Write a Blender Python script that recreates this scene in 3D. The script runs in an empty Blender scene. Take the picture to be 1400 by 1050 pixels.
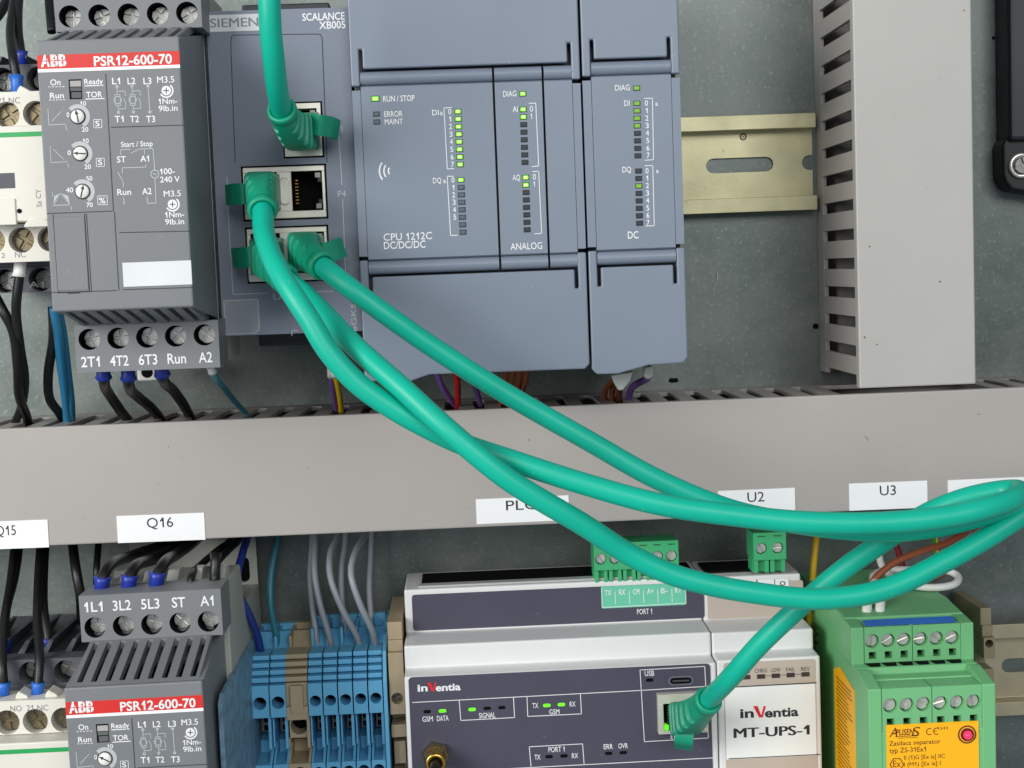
import bpy, bmesh, math, random
from mathutils import Matrix, Vector
random.seed(7)
S = 0.001                                   # all building is done in millimetres
scene = bpy.context.scene
COL = scene.collection
R = math.radians

# ------------------------------------------------------------------ camera
FPX, CX, CY = 2000.0, 700.0, 525.0          # focal length and centre in pixels of the 1400 x 1050 photograph
Yw = Vector(((630 - CX) / FPX, -(370 - CY) / FPX, -1)).normalized()
Xw = Vector((1, .040, 0)); Xw.z = -(Xw.x * Yw.x + Xw.y * Yw.y) / Yw.z; Xw.normalize()
Zw = Xw.cross(Yw)
W2C = Matrix((Xw, Yw, Zw)).transposed()
C2W = W2C.transposed()
CAM = -(C2W @ Vector((0, 0, -1))) * 543.0
cam_data = bpy.data.cameras.new('camera'); cam = bpy.data.objects.new('camera', cam_data); COL.objects.link(cam)
cam_data.sensor_width = 36; cam_data.lens = 36 * FPX / 1400
cam_data.clip_start = .01; cam_data.clip_end = 50
cam.matrix_world = Matrix.Translation(CAM * S) @ C2W.to_4x4()
scene.camera = cam

# ------------------------------------------------------------------ light
world = bpy.data.worlds.new('World'); scene.world = world; world.use_nodes = True
bg = world.node_tree.nodes['Background']
bg.inputs[0].default_value = (.80, .90, 1.0, 1); bg.inputs[1].default_value = .33
def area(name, loc, aim, sx, sy, watts, col):
    l = bpy.data.lights.new(name, 'AREA'); l.shape = 'RECTANGLE'; l.size = sx; l.size_y = sy
    l.energy = watts; l.color = col
    o = bpy.data.objects.new(name, l); COL.objects.link(o); o.location = loc
    o.rotation_euler = (Vector(aim) - Vector(loc)).to_track_quat('-Z', 'Y').to_euler()
    return o
area('window_light', (-1.15, -1.30, .42), (0, 0, 0), .8, .8, 27, (1, .985, .96))
area('room_light', (.45, -2.0, .75), (0, 0, 0), 1.2, .7, 16, (1, .99, .97))
vs = scene.view_settings
vs.view_transform = 'Standard'; vs.look = 'None'; vs.exposure = 0; vs.gamma = 1; vs.use_curve_mapping = False

# ------------------------------------------------------------------ helpers
def at(x, y, d):
    """pixel of the photograph + distance in front of the mounting plate -> (X, Z) in millimetres"""
    r = C2W @ Vector(((x - CX) / FPX, -(y - CY) / FPX, -1))
    t = (-d - CAM.y) / r.y
    p = CAM + r * t
    return p.x, p.z
def p3(x, y, d):
    X, Z = at(x, y, d); return Vector((X, -d, Z))
def scl(d): return FPX / (543.0 - d)        # pixels per millimetre at that distance
def lin(c): return tuple(((v / 255) / 12.92 if v / 255 <= .04045 else ((v / 255 + .055) / 1.055) ** 2.4) for v in c)

MATS = {}
def M(name, rgb, rough=.5, metal=0, var=.05, scale=60, bump=.0, bscale=900, specks=0, speck_rgb=(220, 220, 215), emit=0, coat=0, spec=.5):
    if name in MATS: return MATS[name]
    m = bpy.data.materials.new(name); m.use_nodes = True; nt = m.node_tree; b = nt.nodes['Principled BSDF']
    c = lin(rgb)
    tc = nt.nodes.new('ShaderNodeTexCoord')
    n = nt.nodes.new('ShaderNodeTexNoise'); n.inputs['Scale'].default_value = scale; n.inputs['Detail'].default_value = 5
    nt.links.new(tc.outputs['Object'], n.inputs['Vector'])
    ramp = nt.nodes.new('ShaderNodeValToRGB')
    ramp.color_ramp.elements[0].position = .3; ramp.color_ramp.elements[1].position = .7
    ramp.color_ramp.elements[0].color = tuple(v * (1 - var) for v in c) + (1,)
    ramp.color_ramp.elements[1].color = tuple(min(1, v * (1 + var)) for v in c) + (1,)
    nt.links.new(n.outputs['Fac'], ramp.inputs['Fac'])
    out = ramp.outputs['Color']
    if specks:
        n2 = nt.nodes.new('ShaderNodeTexNoise'); n2.inputs['Scale'].default_value = 420; n2.inputs['Detail'].default_value = 3
        nt.links.new(tc.outputs['Object'], n2.inputs['Vector'])
        r2 = nt.nodes.new('ShaderNodeValToRGB')
        r2.color_ramp.elements[0].position = .70; r2.color_ramp.elements[1].position = .76
        r2.color_ramp.elements[0].color = (0, 0, 0, 1); r2.color_ramp.elements[1].color = (specks,) * 3 + (1,)
        nt.links.new(n2.outputs['Fac'], r2.inputs['Fac'])
        mx = nt.nodes.new('ShaderNodeMix'); mx.data_type = 'RGBA'
        nt.links.new(r2.outputs['Color'], mx.inputs[0]); nt.links.new(out, mx.inputs[6])
        mx.inputs[7].default_value = lin(speck_rgb) + (1,)
        out = mx.outputs[2]
    nt.links.new(out, b.inputs['Base Color'])
    b.inputs['Roughness'].default_value = rough; b.inputs['Metallic'].default_value = metal
    b.inputs['Specular IOR Level'].default_value = spec
    if coat: b.inputs['Coat Weight'].default_value = coat
    # uneven gloss: handling marks
    n3 = nt.nodes.new('ShaderNodeTexNoise'); n3.inputs['Scale'].default_value = 35; n3.inputs['Detail'].default_value = 4
    nt.links.new(tc.outputs['Object'], n3.inputs['Vector'])
    mr = nt.nodes.new('ShaderNodeMapRange'); mr.inputs['To Min'].default_value = max(.03, rough - .07); mr.inputs['To Max'].default_value = min(1, rough + .09)
    nt.links.new(n3.outputs['Fac'], mr.inputs['Value']); nt.links.new(mr.outputs['Result'], b.inputs['Roughness'])
    if bump:
        nb = nt.nodes.new('ShaderNodeTexNoise'); nb.inputs['Scale'].default_value = bscale; nb.inputs['Detail'].default_value = 2
        nt.links.new(tc.outputs['Object'], nb.inputs['Vector'])
        bp = nt.nodes.new('ShaderNodeBump'); bp.inputs['Strength'].default_value = bump; bp.inputs['Distance'].default_value = .0002
        nt.links.new(nb.outputs['Fac'], bp.inputs['Height']); nt.links.new(bp.outputs['Normal'], b.inputs['Normal'])
    if emit:
        b.inputs['Emission Color'].default_value = c + (1,); b.inputs['Emission Strength'].default_value = emit
    MATS[name] = m
    return m

def plate_material():
    m = bpy.data.materials.new('galvanised_steel'); m.use_nodes = True; nt = m.node_tree; b = nt.nodes['Principled BSDF']
    tc = nt.nodes.new('ShaderNodeTexCoord')
    v = nt.nodes.new('ShaderNodeTexVoronoi'); v.inputs['Scale'].default_value = 230; nt.links.new(tc.outputs['Object'], v.inputs['Vector'])
    n = nt.nodes.new('ShaderNodeTexNoise'); n.inputs['Scale'].default_value = 30; n.inputs['Detail'].default_value = 9; n.inputs['Roughness'].default_value = .62
    nt.links.new(tc.outputs['Object'], n.inputs['Vector'])
    n2 = nt.nodes.new('ShaderNodeTexNoise'); n2.inputs['Scale'].default_value = 620; n2.inputs['Detail'].default_value = 4; n2.inputs['Roughness'].default_value = .7
    nt.links.new(tc.outputs['Object'], n2.inputs['Vector'])
    sep = nt.nodes.new('ShaderNodeSeparateColor'); nt.links.new(v.outputs['Color'], sep.inputs['Color'])
    a1 = nt.nodes.new('ShaderNodeMath'); a1.operation = 'MULTIPLY_ADD'; a1.inputs[1].default_value = .07
    nt.links.new(sep.outputs[0], a1.inputs[0]); nt.links.new(n.outputs['Fac'], a1.inputs[2])
    ramp = nt.nodes.new('ShaderNodeValToRGB')
    ramp.color_ramp.elements[0].position = .34; ramp.color_ramp.elements[0].color = (.115, .142, .128, 1)
    ramp.color_ramp.elements[1].position = .76; ramp.color_ramp.elements[1].color = (.23, .252, .242, 1)
    nt.links.new(a1.outputs[0], ramp.inputs['Fac'])
    r2 = nt.nodes.new('ShaderNodeValToRGB'); r2.color_ramp.elements[0].position = .56; r2.color_ramp.elements[1].position = .70
    r2.color_ramp.elements[0].color = (0, 0, 0, 1); r2.color_ramp.elements[1].color = (.55, .55, .55, 1)
    nt.links.new(n2.outputs['Fac'], r2.inputs['Fac'])
    mx = nt.nodes.new('ShaderNodeMix'); mx.data_type = 'RGBA'; mx.inputs[7].default_value = (.36, .40, .37, 1)
    nt.links.new(r2.outputs['Color'], mx.inputs[0]); nt.links.new(ramp.outputs['Color'], mx.inputs[6])
    nt.links.new(mx.outputs[2], b.inputs['Base Color'])
    b.inputs['Metallic'].default_value = .75
    mr = nt.nodes.new('ShaderNodeMapRange'); mr.inputs['To Min'].default_value = .34; mr.inputs['To Max'].default_value = .62
    nt.links.new(a1.outputs[0], mr.inputs['Value']); nt.links.new(mr.outputs['Result'], b.inputs['Roughness'])
    bp = nt.nodes.new('ShaderNodeBump'); bp.inputs['Strength'].default_value = .25; bp.inputs['Distance'].default_value = .0002
    nt.links.new(n2.outputs['Fac'], bp.inputs['Height']); nt.links.new(bp.outputs['Normal'], b.inputs['Normal'])
    return m

class MB:
    """collects geometry in millimetres; x right, d towards the viewer, z up"""
    def __init__(s): s.v = []; s.f = []; s.sm = []
    def add(s, vs, fs, smooth=False):
        o = len(s.v); s.v += [tuple(v) for v in vs]; s.f += [tuple(i + o for i in f) for f in fs]; s.sm += [smooth] * len(fs)
    def box(s, x0, x1, d0, d1, z0, z1):
        x0, x1 = sorted((x0, x1)); d0, d1 = sorted((d0, d1)); z0, z1 = sorted((z0, z1))
        vs = [(x, -d, z) for d in (d1, d0) for x, z in ((x0, z0), (x1, z0), (x1, z1), (x0, z1))]
        s.add(vs, [(0, 1, 2, 3), (7, 6, 5, 4), (0, 4, 5, 1), (1, 5, 6, 2), (2, 6, 7, 3), (3, 7, 4, 0)])
    def prism_xz(s, poly, d0, d1):              # outline in the plane of the plate, extruded in depth
        a = sum(poly[i][0] * poly[(i + 1) % len(poly)][1] - poly[(i + 1) % len(poly)][0] * poly[i][1] for i in range(len(poly)))
        if a < 0: poly = poly[::-1]
        n = len(poly); d0, d1 = sorted((d0, d1))
        vs = [(x, -d1, z) for x, z in poly] + [(x, -d0, z) for x, z in poly]
        fs = [tuple(range(n)), tuple(range(2 * n - 1, n - 1, -1))] + [(i, i + n, (i + 1) % n + n, (i + 1) % n) for i in range(n)]
        s.add(vs, fs)
    def prism_dz(s, poly, x0, x1, smooth=False): # side profile (d, z), extruded along x
        a = sum(poly[i][0] * poly[(i + 1) % len(poly)][1] - poly[(i + 1) % len(poly)][0] * poly[i][1] for i in range(len(poly)))
        if a < 0: poly = poly[::-1]
        n = len(poly); x0, x1 = sorted((x0, x1))
        vs = [(x0, -d, z) for d, z in poly] + [(x1, -d, z) for d, z in poly]
        s.add(vs, [tuple(range(n)), tuple(range(2 * n - 1, n - 1, -1))])
        s.add(vs, [(i, i + n, (i + 1) % n + n, (i + 1) % n) for i in range(n)], smooth)
    def prism_xd(s, poly, z0, z1):               # outline in (x, d), extruded in z
        a = sum(poly[i][0] * poly[(i + 1) % len(poly)][1] - poly[(i + 1) % len(poly)][0] * poly[i][1] for i in range(len(poly)))
        if a > 0: poly = poly[::-1]
        n = len(poly); z0, z1 = sorted((z0, z1))
        vs = [(x, -d, z1) for x, d in poly] + [(x, -d, z0) for x, d in poly]
        s.add(vs, [tuple(range(n)), tuple(range(2 * n - 1, n - 1, -1))] + [(i, i + n, (i + 1) % n + n, (i + 1) % n) for i in range(n)])
    def lathe(s, c, axis, prof, n=20, smooth=True):   # prof: (radius, distance along axis)
        ax = Vector(axis).normalized(); u = ax.orthogonal().normalized(); w = ax.cross(u); c = Vector(c)
        vs = []
        for r, t in prof:
            for k in range(n):
                a = 2 * math.pi * k / n; vs.append(c + ax * t + (u * math.cos(a) + w * math.sin(a)) * r)
        fs = []
        for i in range(len(prof) - 1):
            for k in range(n):
                k2 = (k + 1) % n; fs.append((i * n + k, i * n + k2, (i + 1) * n + k2, (i + 1) * n + k))
        s.add(vs, fs, smooth)
        o = len(s.v) - len(vs)
        if prof[0][0] > 0: s.f.append(tuple(o + k for k in range(n - 1, -1, -1))); s.sm.append(False)
        if prof[-1][0] > 0: s.f.append(tuple(o + (len(prof) - 1) * n + k for k in range(n))); s.sm.append(False)
    def cyl(s, x, z, d0, d1, r, n=20): s.lathe((x, -d0, z), (0, -1, 0), [(r, 0), (r, d1 - d0)], n)
    def loft(s, rings, smooth=True, caps=True):
        n = len(rings[0]); vs = [p for r in rings for p in r]; fs = []
        for i in range(len(rings) - 1):
            for k in range(n):
                k2 = (k + 1) % n; fs.append((i * n + k, i * n + k2, (i + 1) * n + k2, (i + 1) * n + k))
        s.add(vs, fs, smooth)
        if caps:
            o = len(s.v) - len(vs)
            s.f.append(tuple(o + k for k in range(n - 1, -1, -1))); s.sm.append(False)
            s.f.append(tuple(o + (len(rings) - 1) * n + k for k in range(n))); s.sm.append(False)
    def tube(s, pts, r, n=12, sub=8, r_fn=None):
        P = smooth_path(pts, sub); fr = frames(P); rings = []
        for i, (p, (t, u, w)) in enumerate(zip(P, fr)):
            rr = r if r_fn is None else r * r_fn(i / (len(P) - 1))
            rings.append([p + (u * math.cos(2 * math.pi * k / n) + w * math.sin(2 * math.pi * k / n)) * rr for k in range(n)])
        s.loft(rings)
    # flat print
    def quad(s, pts, d): s.add([(x, -d, z) for x, z in pts], [tuple(range(len(pts)))])
    def rect(s, x0, x1, z0, z1, d):
        x0, x1 = sorted((x0, x1)); z0, z1 = sorted((z0, z1)); s.quad([(x0, z0), (x1, z0), (x1, z1), (x0, z1)], d)
    def line(s, a, b, w, d):
        a = Vector(a); b = Vector(b); t = (b - a).normalized(); nrm = Vector((-t.y, t.x)) * w / 2
        s.quad([a - nrm, b - nrm, b + nrm, a + nrm], d)
    def poly(s, pts, w, d):
        for a, b in zip(pts, pts[1:]): s.line(a, b, w, d)
    def ring(s, cx, cz, r0, r1, d, a0=0, a1=360, n=24):
        vs = []; 
        for k in range(n + 1):
            a = R(a0 + (a1 - a0) * k / n)
            vs += [(cx + r0 * math.cos(a), -d, cz + r0 * math.sin(a)), (cx + r1 * math.cos(a), -d, cz + r1 * math.sin(a))]
        s.add(vs, [(2 * k, 2 * k + 1, 2 * k + 3, 2 * k + 2) for k in range(n)])
    def holed(s, x0, x1, z0, z1, shape, d, depth, floor=True, wall=None):
        """rectangle with one opening (list of points, counter-clockwise), walls going back by depth"""
        cx = sum(p[0] for p in shape) / len(shape); cz = sum(p[1] for p in shape) / len(shape)
        def border(a):
            c, sn = math.cos(a), math.sin(a); t = []
            if c > 1e-9: t.append((x1 - cx) / c)
            if c < -1e-9: t.append((x0 - cx) / c)
            if sn > 1e-9: t.append((z1 - cz) / sn)
            if sn < -1e-9: t.append((z0 - cz) / sn)
            k = min(t); return (cx + c * k, cz + sn * k)
        n = len(shape); inner = list(shape)
        angs = [math.atan2(p[1] - cz, p[0] - cx) for p in inner]
        corners = [(x0, z0), (x1, z0), (x1, z1), (x0, z1)]; cang = [math.atan2(q[1] - cz, q[0] - cx) for q in corners]
        for i in range(n):
            a0 = angs[i]; a1 = angs[(i + 1) % n]
            if a1 < a0 - 1e-9: a1 += 2 * math.pi
            mid = []
            for q, ca in zip(corners, cang):
                for add in (0, 2 * math.pi):
                    if a0 + 1e-6 < ca + add < a1 - 1e-6: mid.append((ca + add, q))
            mid.sort()
            face = [inner[i], border(a0)] + [q for _, q in mid] + [border(a1), inner[(i + 1) % n]]
            s.quad(face, d)
        o = [(x, -d, z) for x, z in inner] + [(x, -(d - depth), z) for x, z in inner]
        q = wall or s                             # the wall of the opening may be a part of its own
        q.add(o, [(i, (i + 1) % n, (i + 1) % n + n, i + n) for i in range(n)], n > 8)
        if floor: q.add([(x, -(d - depth), z) for x, z in inner], [tuple(range(n))])
    def build(s, name, mat, parent=None, origin=(0, 0, 0), bevel=0, seg=2):
        me = bpy.data.meshes.new(name)
        me.from_pydata([((v[0] - origin[0]) * S, (v[1] - origin[1]) * S, (v[2] - origin[2]) * S) for v in s.v], [], s.f)
        if any(s.sm): me.polygons.foreach_set('use_smooth', s.sm)
        if bevel:
            bm = bmesh.new(); bm.from_mesh(me); bmesh.ops.remove_doubles(bm, verts=bm.verts, dist=1e-6)
            es = [e for e in bm.edges if len(e.link_faces) == 2 and e.calc_face_angle(0) > R(25)]
            bmesh.ops.bevel(bm, geom=es, offset=bevel * S, segments=seg, affect='EDGES', clamp_overlap=True, profile=.5)
            bm.to_mesh(me); bm.free()
        me.materials.append(mat); me.update()
        o = bpy.data.objects.new(name, me); COL.objects.link(o)
        if parent is not None: o.parent = parent
        return o

def circ(cx, cz, r, n=20): return [(cx + r * math.cos(2 * math.pi * k / n), cz + r * math.sin(2 * math.pi * k / n)) for k in range(n)]
def stadium(cx, cz, w, h, n=6):
    r = h / 2; pts = []
    for k in range(n + 1): a = -math.pi / 2 + math.pi * k / n; pts.append((cx + w / 2 - r + r * math.cos(a), cz + r * math.sin(a)))
    for k in range(n + 1): a = math.pi / 2 + math.pi * k / n; pts.append((cx - w / 2 + r + r * math.cos(a), cz + r * math.sin(a)))
    return pts
def rrect(x0, x1, z0, z1, r, n=4):
    pts = []
    for cx, cz, a0 in ((x1 - r, z0 + r, -90), (x1 - r, z1 - r, 0), (x0 + r, z1 - r, 90), (x0 + r, z0 + r, 180)):
        for k in range(n + 1): a = R(a0 + 90 * k / n); pts.append((cx + r * math.cos(a), cz + r * math.sin(a)))
    return pts
def smooth_path(pts, sub=8):
    P = [Vector(p) for p in pts]
    if len(P) < 3: return [P[0].lerp(P[-1], k / sub) for k in range(sub + 1)]
    Q = [P[0] * 2 - P[1]] + P + [P[-1] * 2 - P[-2]]; out = []
    for i in range(1, len(Q) - 2):
        p0, p1, p2, p3_ = Q[i - 1:i + 3]
        t0 = 0; t1 = t0 + max(1e-4, (p1 - p0).length) ** .5; t2 = t1 + max(1e-4, (p2 - p1).length) ** .5; t3 = t2 + max(1e-4, (p3_ - p2).length) ** .5
        for k in range(sub):
            t = t1 + (t2 - t1) * k / sub
            a1 = p0 * ((t1 - t) / (t1 - t0)) + p1 * ((t - t0) / (t1 - t0)); a2 = p1 * ((t2 - t) / (t2 - t1)) + p2 * ((t - t1) / (t2 - t1))
            a3 = p2 * ((t3 - t) / (t3 - t2)) + p3_ * ((t - t2) / (t3 - t2))
            b1 = a1 * ((t2 - t) / (t2 - t0)) + a2 * ((t - t0) / (t2 - t0)); b2 = a2 * ((t3 - t) / (t3 - t1)) + a3 * ((t - t1) / (t3 - t1))
            out.append(b1 * ((t2 - t) / (t2 - t1)) + b2 * ((t - t1) / (t2 - t1)))
    out.append(P[-1])
    return out
def frames(P, ref=None):
    out = []; u = None
    for i, p in enumerate(P):
        t = (P[min(i + 1, len(P) - 1)] - P[max(i - 1, 0)]).normalized()
        if u is None:
            r = Vector(ref) if ref else t.orthogonal()
            u = (r - t * r.dot(t)).normalized()
        else: u = (u - t * u.dot(t)).normalized()
        out.append((t, u, t.cross(u)))
    return out

_caps = {}
def raw_text(s, bold):
    cu = bpy.data.curves.new('t', 'FONT'); cu.body = s; cu.size = 1; cu.offset = bold; cu.resolution_u = 3; cu.fill_mode = 'FRONT'
    ob = bpy.data.objects.new('t', cu); me = bpy.data.meshes.new_from_object(ob)
    vs = [tuple(v.co) for v in me.vertices]; fs = [tuple(p.vertices) for p in me.polygons]
    bpy.data.objects.remove(ob); bpy.data.curves.remove(cu); bpy.data.meshes.remove(me)
    return vs, fs
def text_mesh(s, bold):
    """letters of the built-in font; the figure one is drawn here with a flag, as in a plain grotesque"""
    k = (s, bold)
    if k in _caps: return _caps[k]
    if '1' not in s: _caps[k] = raw_text(s, bold); return _caps[k]
    wd = lambda q: (lambda v: max(p[0] for p in v) - min(p[0] for p in v))(raw_text(q, 0)[0])
    hh = wd('HH'); H = max(v[1] for v in raw_text('H', 0)[0]); vs = []; fs = []; x = 0
    for ch in s:
        if ch == '1':
            w = .05 + bold; o = len(vs); c = x + .30
            vs += [(c - w, 0 - bold, 0), (c + w, 0 - bold, 0), (c + w, H + bold, 0), (c - w * .6, H + bold, 0), (c - w, H * .82, 0), (c - .20, H * .70, 0), (c - .20, H * .70 - w * 1.7, 0), (c - w, H * .80 - w * 1.9, 0)]
            fs += [(o, o + 1, o + 2, o + 3, o + 4, o + 7), (o + 7, o + 4, o + 3, o + 5, o + 6)]; x += .5
            continue
        if ch != ' ':
            v, f = raw_text(ch, bold); o = len(vs); vs += [(p[0] + x, p[1], p[2]) for p in v]; fs += [tuple(i + o for i in q) for q in f]
        x += wd('H' + ch + 'H') - hh
    _caps[k] = (vs, fs); return _caps[k]
CAPH = max(v[1] for v in text_mesh('H', 0)[0])
def text(mb, s, x0, x1, z, h, d, bold=.012, slant=0, vertical=False):
    """letters with capital height h standing on z between x0 and x1 (mm)"""
    if bold > 0 and 'M' in s:               # the built-in M breaks when widened: set it twice, a hair apart
        e = 2.4 * bold * h; n = max(2, int(bold / .008) + 1)
        for k in range(n): text(mb, s, x0 + e * k / (n - 1), x1 - e + e * k / (n - 1), z, h, d + .006 * k, 0, slant, vertical)
        return
    vs, fs = text_mesh(s, bold)
    if not vs: return
    a = min(v[0] for v in vs); b = max(v[0] for v in vs); k = h / CAPH
    sx = (x1 - x0) / (b - a)
    if s == '1': sx = min(sx, k); x0 = (x0 + x1) / 2 - (b - a) * sx / 2
    if vertical: mb.add([(x0 - v[1] * k, -d, z + (v[0] - a) * sx) for v in vs], fs)
    else: mb.add([(x0 + (v[0] - a) * sx + slant * v[1] * k, -d, z + v[1] * k) for v in vs], fs)
def ptext(mb, s, px0, px1, pyb, hpx, d, bold=.012, slant=0):
    """the same, from pixels of the photograph: left, right, baseline at the middle, capital height"""
    x0, _ = at(px0, pyb, d); x1, _ = at(px1, pyb, d); _, z = at((px0 + px1) / 2, pyb, d)
    text(mb, s, x0, x1, z, hpx / scl(d), d, bold, slant)
def prect(mb, px0, px1, py0, py1, d):
    mx, my = (px0 + px1) / 2, (py0 + py1) / 2
    mb.rect(at(px0, my, d)[0], at(px1, my, d)[0], at(mx, py1, d)[1], at(mx, py0, d)[1], d)
def pext(px0, px1, py0, py1, d):
    mx, my = (px0 + px1) / 2, (py0 + py1) / 2
    return at(px0, my, d)[0], at(px1, my, d)[0], at(mx, py1, d)[1], at(mx, py0, d)[1]
def ppoly(mb, pts, wpx, d): mb.poly([at(x, y, d) for x, y in pts], wpx / scl(d), d)

def tag(o, label=None, cat=None, group=None, kind=None):
    if label: o['label'] = label
    if cat: o['category'] = cat
    if group: o['group'] = group
    if kind: o['kind'] = kind
    return o
ORG = {}
def thing(name, label, cat, org, group=None):
    o = bpy.data.objects.new(name, None); o.empty_display_size = .01; COL.objects.link(o)
    o.location = Vector(org) * S; ORG[o.name] = tuple(org)
    return tag(o, label, cat, group)
def root_of(o):
    while o.parent: o = o.parent
    return o
def part(parent, name, mb, mat, bevel=0, seg=2, label=None):
    while parent.parent and parent.parent.parent: parent = parent.parent      # thing > part > sub-part, no deeper
    o = mb.build(name, mat, parent, ORG[root_of(parent).name], bevel, seg)
    if label: o['label'] = label
    return o
def solid(name, label, cat, mb, mat, org, group=None, bevel=0):
    o = mb.build(name, mat, None, org, bevel); o.location = Vector(org) * S
    ORG[o.name] = tuple(org); return tag(o, label, cat, group)
def copy_tree(o, parent=None):
    c = o.copy(); COL.objects.link(c); c.parent = parent
    for ch in list(o.children): copy_tree(ch, c)
    return c
def rename_mat(o, old, new):
    pass

# ------------------------------------------------------------------ materials
m_plate = plate_material()
m_duct = M('duct_grey_pvc', (164, 159, 154), .42, var=.05, scale=14, bump=.06, specks=.22, speck_rgb=(120, 115, 108))
m_white = M('white_label_paper', (236, 237, 238), .45, var=.01)
m_black_ink = M('black_ink', (38, 38, 42), .5)
m_grey_ink = M('grey_ink', (120, 126, 132), .5)
m_white_ink = M('white_ink', (226, 228, 228), .5)
m_pale_ink = M('pale_grey_ink', (180, 184, 186), .5)
m_rail = M('zinc_yellow_rail', (206, 200, 160), .38, metal=.35, var=.16, scale=70, specks=.45, speck_rgb=(110, 102, 68), bump=.12)
m_star = M('starter_grey_plastic', (116, 119, 122), .45, var=.03, bump=.12, bscale=1600, specks=.06)
m_star2 = M('starter_housing_pale', (168, 170, 162), .5, var=.03, bump=.1)
m_seam = M('dark_seam', (40, 43, 48), .6)
m_dark = M('black_recess', (7, 7, 8), .75, spec=.12)  # near black, puts the shade inside sockets and openings into the colour
m_red = M('red_band', (206, 44, 38), .4, var=.02)
m_steel = M('screw_steel', (220, 219, 212), .24, metal=.65, var=.08, scale=300)
m_brass = M('screw_yellow_zinc', (138, 126, 102), .3, metal=1, var=.1, scale=300)
m_dscrew = M('screw_dark_steel', (150, 149, 144), .28, metal=.9, var=.08, scale=300)
m_knob = M('dial_white', (228, 228, 222), .35, var=.02)
m_scal = M('switch_grey_plastic', (115, 123, 138), .45, var=.03, bump=.12, bscale=1600, specks=.05)
m_cpu = M('controller_blue_grey', (119, 129, 144), .42, var=.02, bump=.10, bscale=1600, specks=.08)
m_cpud = M('controller_dark_base', (52, 56, 62), .5)
m_shield = M('port_shield_tin', (226, 221, 208), .33, metal=.45, var=.05, scale=200)
m_gold = M('gold_contact', (205, 165, 80), .25, metal=1)
m_cable = M('green_cable_jacket', (0, 174, 147), .42, var=.07, scale=45, bump=.08, bscale=400, specks=.16, speck_rgb=(150, 220, 205), spec=.4)
m_boot = M('green_plug_boot', (4, 146, 112), .45, var=.05, scale=120, bump=.05)
m_contw = M('contactor_white', (218, 215, 204), .42, var=.015, bump=.06)
m_contg = M('contactor_dark_grey', (74, 78, 84), .5, var=.04, bump=.1)
m_green_line = M('green_stripe', (30, 158, 84), .4)
m_wblk = M('black_wire', (15, 15, 17), .42, var=.1)
m_wblue = M('sky_blue_wire', (42, 128, 172), .4, var=.04)
m_wteal = M('teal_wire', (44, 120, 136), .4, var=.04)
m_wdb = M('dark_blue_wire', (34, 44, 92), .4)
m_wblue2 = M('royal_blue_wire', (30, 50, 126), .4)
m_ferr = M('blue_ferrule', (28, 50, 150), .4, var=.05)
m_ferr2 = M('bright_blue_ferrule', (40, 104, 196), .4, var=.05)
m_wgrey = M('grey_wire', (150, 154, 162), .4, var=.03)
m_wwhite = M('white_wire', (222, 222, 218), .4)
m_wbrown = M('brown_wire', (140, 74, 46), .4)
m_wred = M('red_wire', (186, 40, 36), .4)
m_wviol = M('violet_wire', (120, 84, 158), .4)
m_wyel = M('yellow_wire', (222, 180, 30), .4)
m_wgy = M('green_yellow_green', (50, 130, 50), .4)
m_tblue = M('terminal_blue', (96, 170, 210), .42, var=.04, bump=.05)
m_tbeige = M('terminal_beige', (166, 150, 122), .5, var=.05, bump=.06)
m_tgreen = M('terminal_green', (70, 110, 66), .5, var=.06)
m_endplate = M('terminal_end_plate_blue', (104, 138, 160), .45, var=.35, scale=260, specks=.5, speck_rgb=(46, 70, 92))
m_modw = M('module_white_plastic', (222, 222, 222), .4, var=.012, bump=.05, specks=.05, speck_rgb=(150, 150, 150))
m_modp = M('module_dark_membrane', (72, 70, 86), .38, var=.03, specks=.06)
m_modb = M('module_beige_membrane', (188, 174, 162), .42, var=.02)
m_modg = M('module_top_grey', (176, 177, 178), .45, var=.02)
m_plug = M('pluggable_green', (62, 170, 112), .42, var=.04)
m_mint = M('mint_label', (104, 196, 164), .45, var=.02)
m_sep = M('separator_green_plastic', (112, 182, 124), .42, var=.02, bump=.06, specks=.08)
m_orange = M('orange_label', (255, 184, 16), .42, var=.015)
m_brown_ink = M('brown_ink', (104, 50, 14), .5)
m_bluelab = M('blue_label', (40, 104, 186), .42)
m_led_on = M('led_green_lit', (96, 214, 22), .4, emit=.85)
m_led_dim = M('led_green_dim', (110, 160, 40), .4, emit=.28)
m_led_off = M('led_off', (82, 90, 100), .35)
m_led_dark = M('led_dark', (34, 38, 44), .4)
m_led_red = M('led_red_lit', (232, 46, 92), .25, emit=.7)
m_redv = M('red_letter', (224, 30, 40), .4)
m_blackp = M('black_bracket_plastic', (20, 22, 24), .45, var=.1)

# ------------------------------------------------------------------ mounting plate
mb = MB(); mb.box(-330, 330, -2, 0, -260, 320)
plate = mb.build('mounting_plate', m_plate); tag(plate, 'galvanised steel mounting plate behind all the devices', kind='structure')
mb = MB()
for px, py, r in ((1115, 446, 1.1), (1358, 52, .6)): mb.cyl(*at(px, py, 0), .05, .4, r, 14)
x, z = at(921, 520, .3); mb.prism_xz(stadium(x, z, 3.6, 1.6), .05, .4)
tag(mb.build('hole_plug', m_dark, plate), kind='stuff')  # dark discs laid on the plate in place of the darkness of open holes
mb = MB(); mb.tube([p3(980, 372, .5), p3(981, 380, .9), p3(977, 391, .7), p3(974, 400, .4)], .13, 5, 4); mb.build('lint', m_white, plate)

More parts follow.
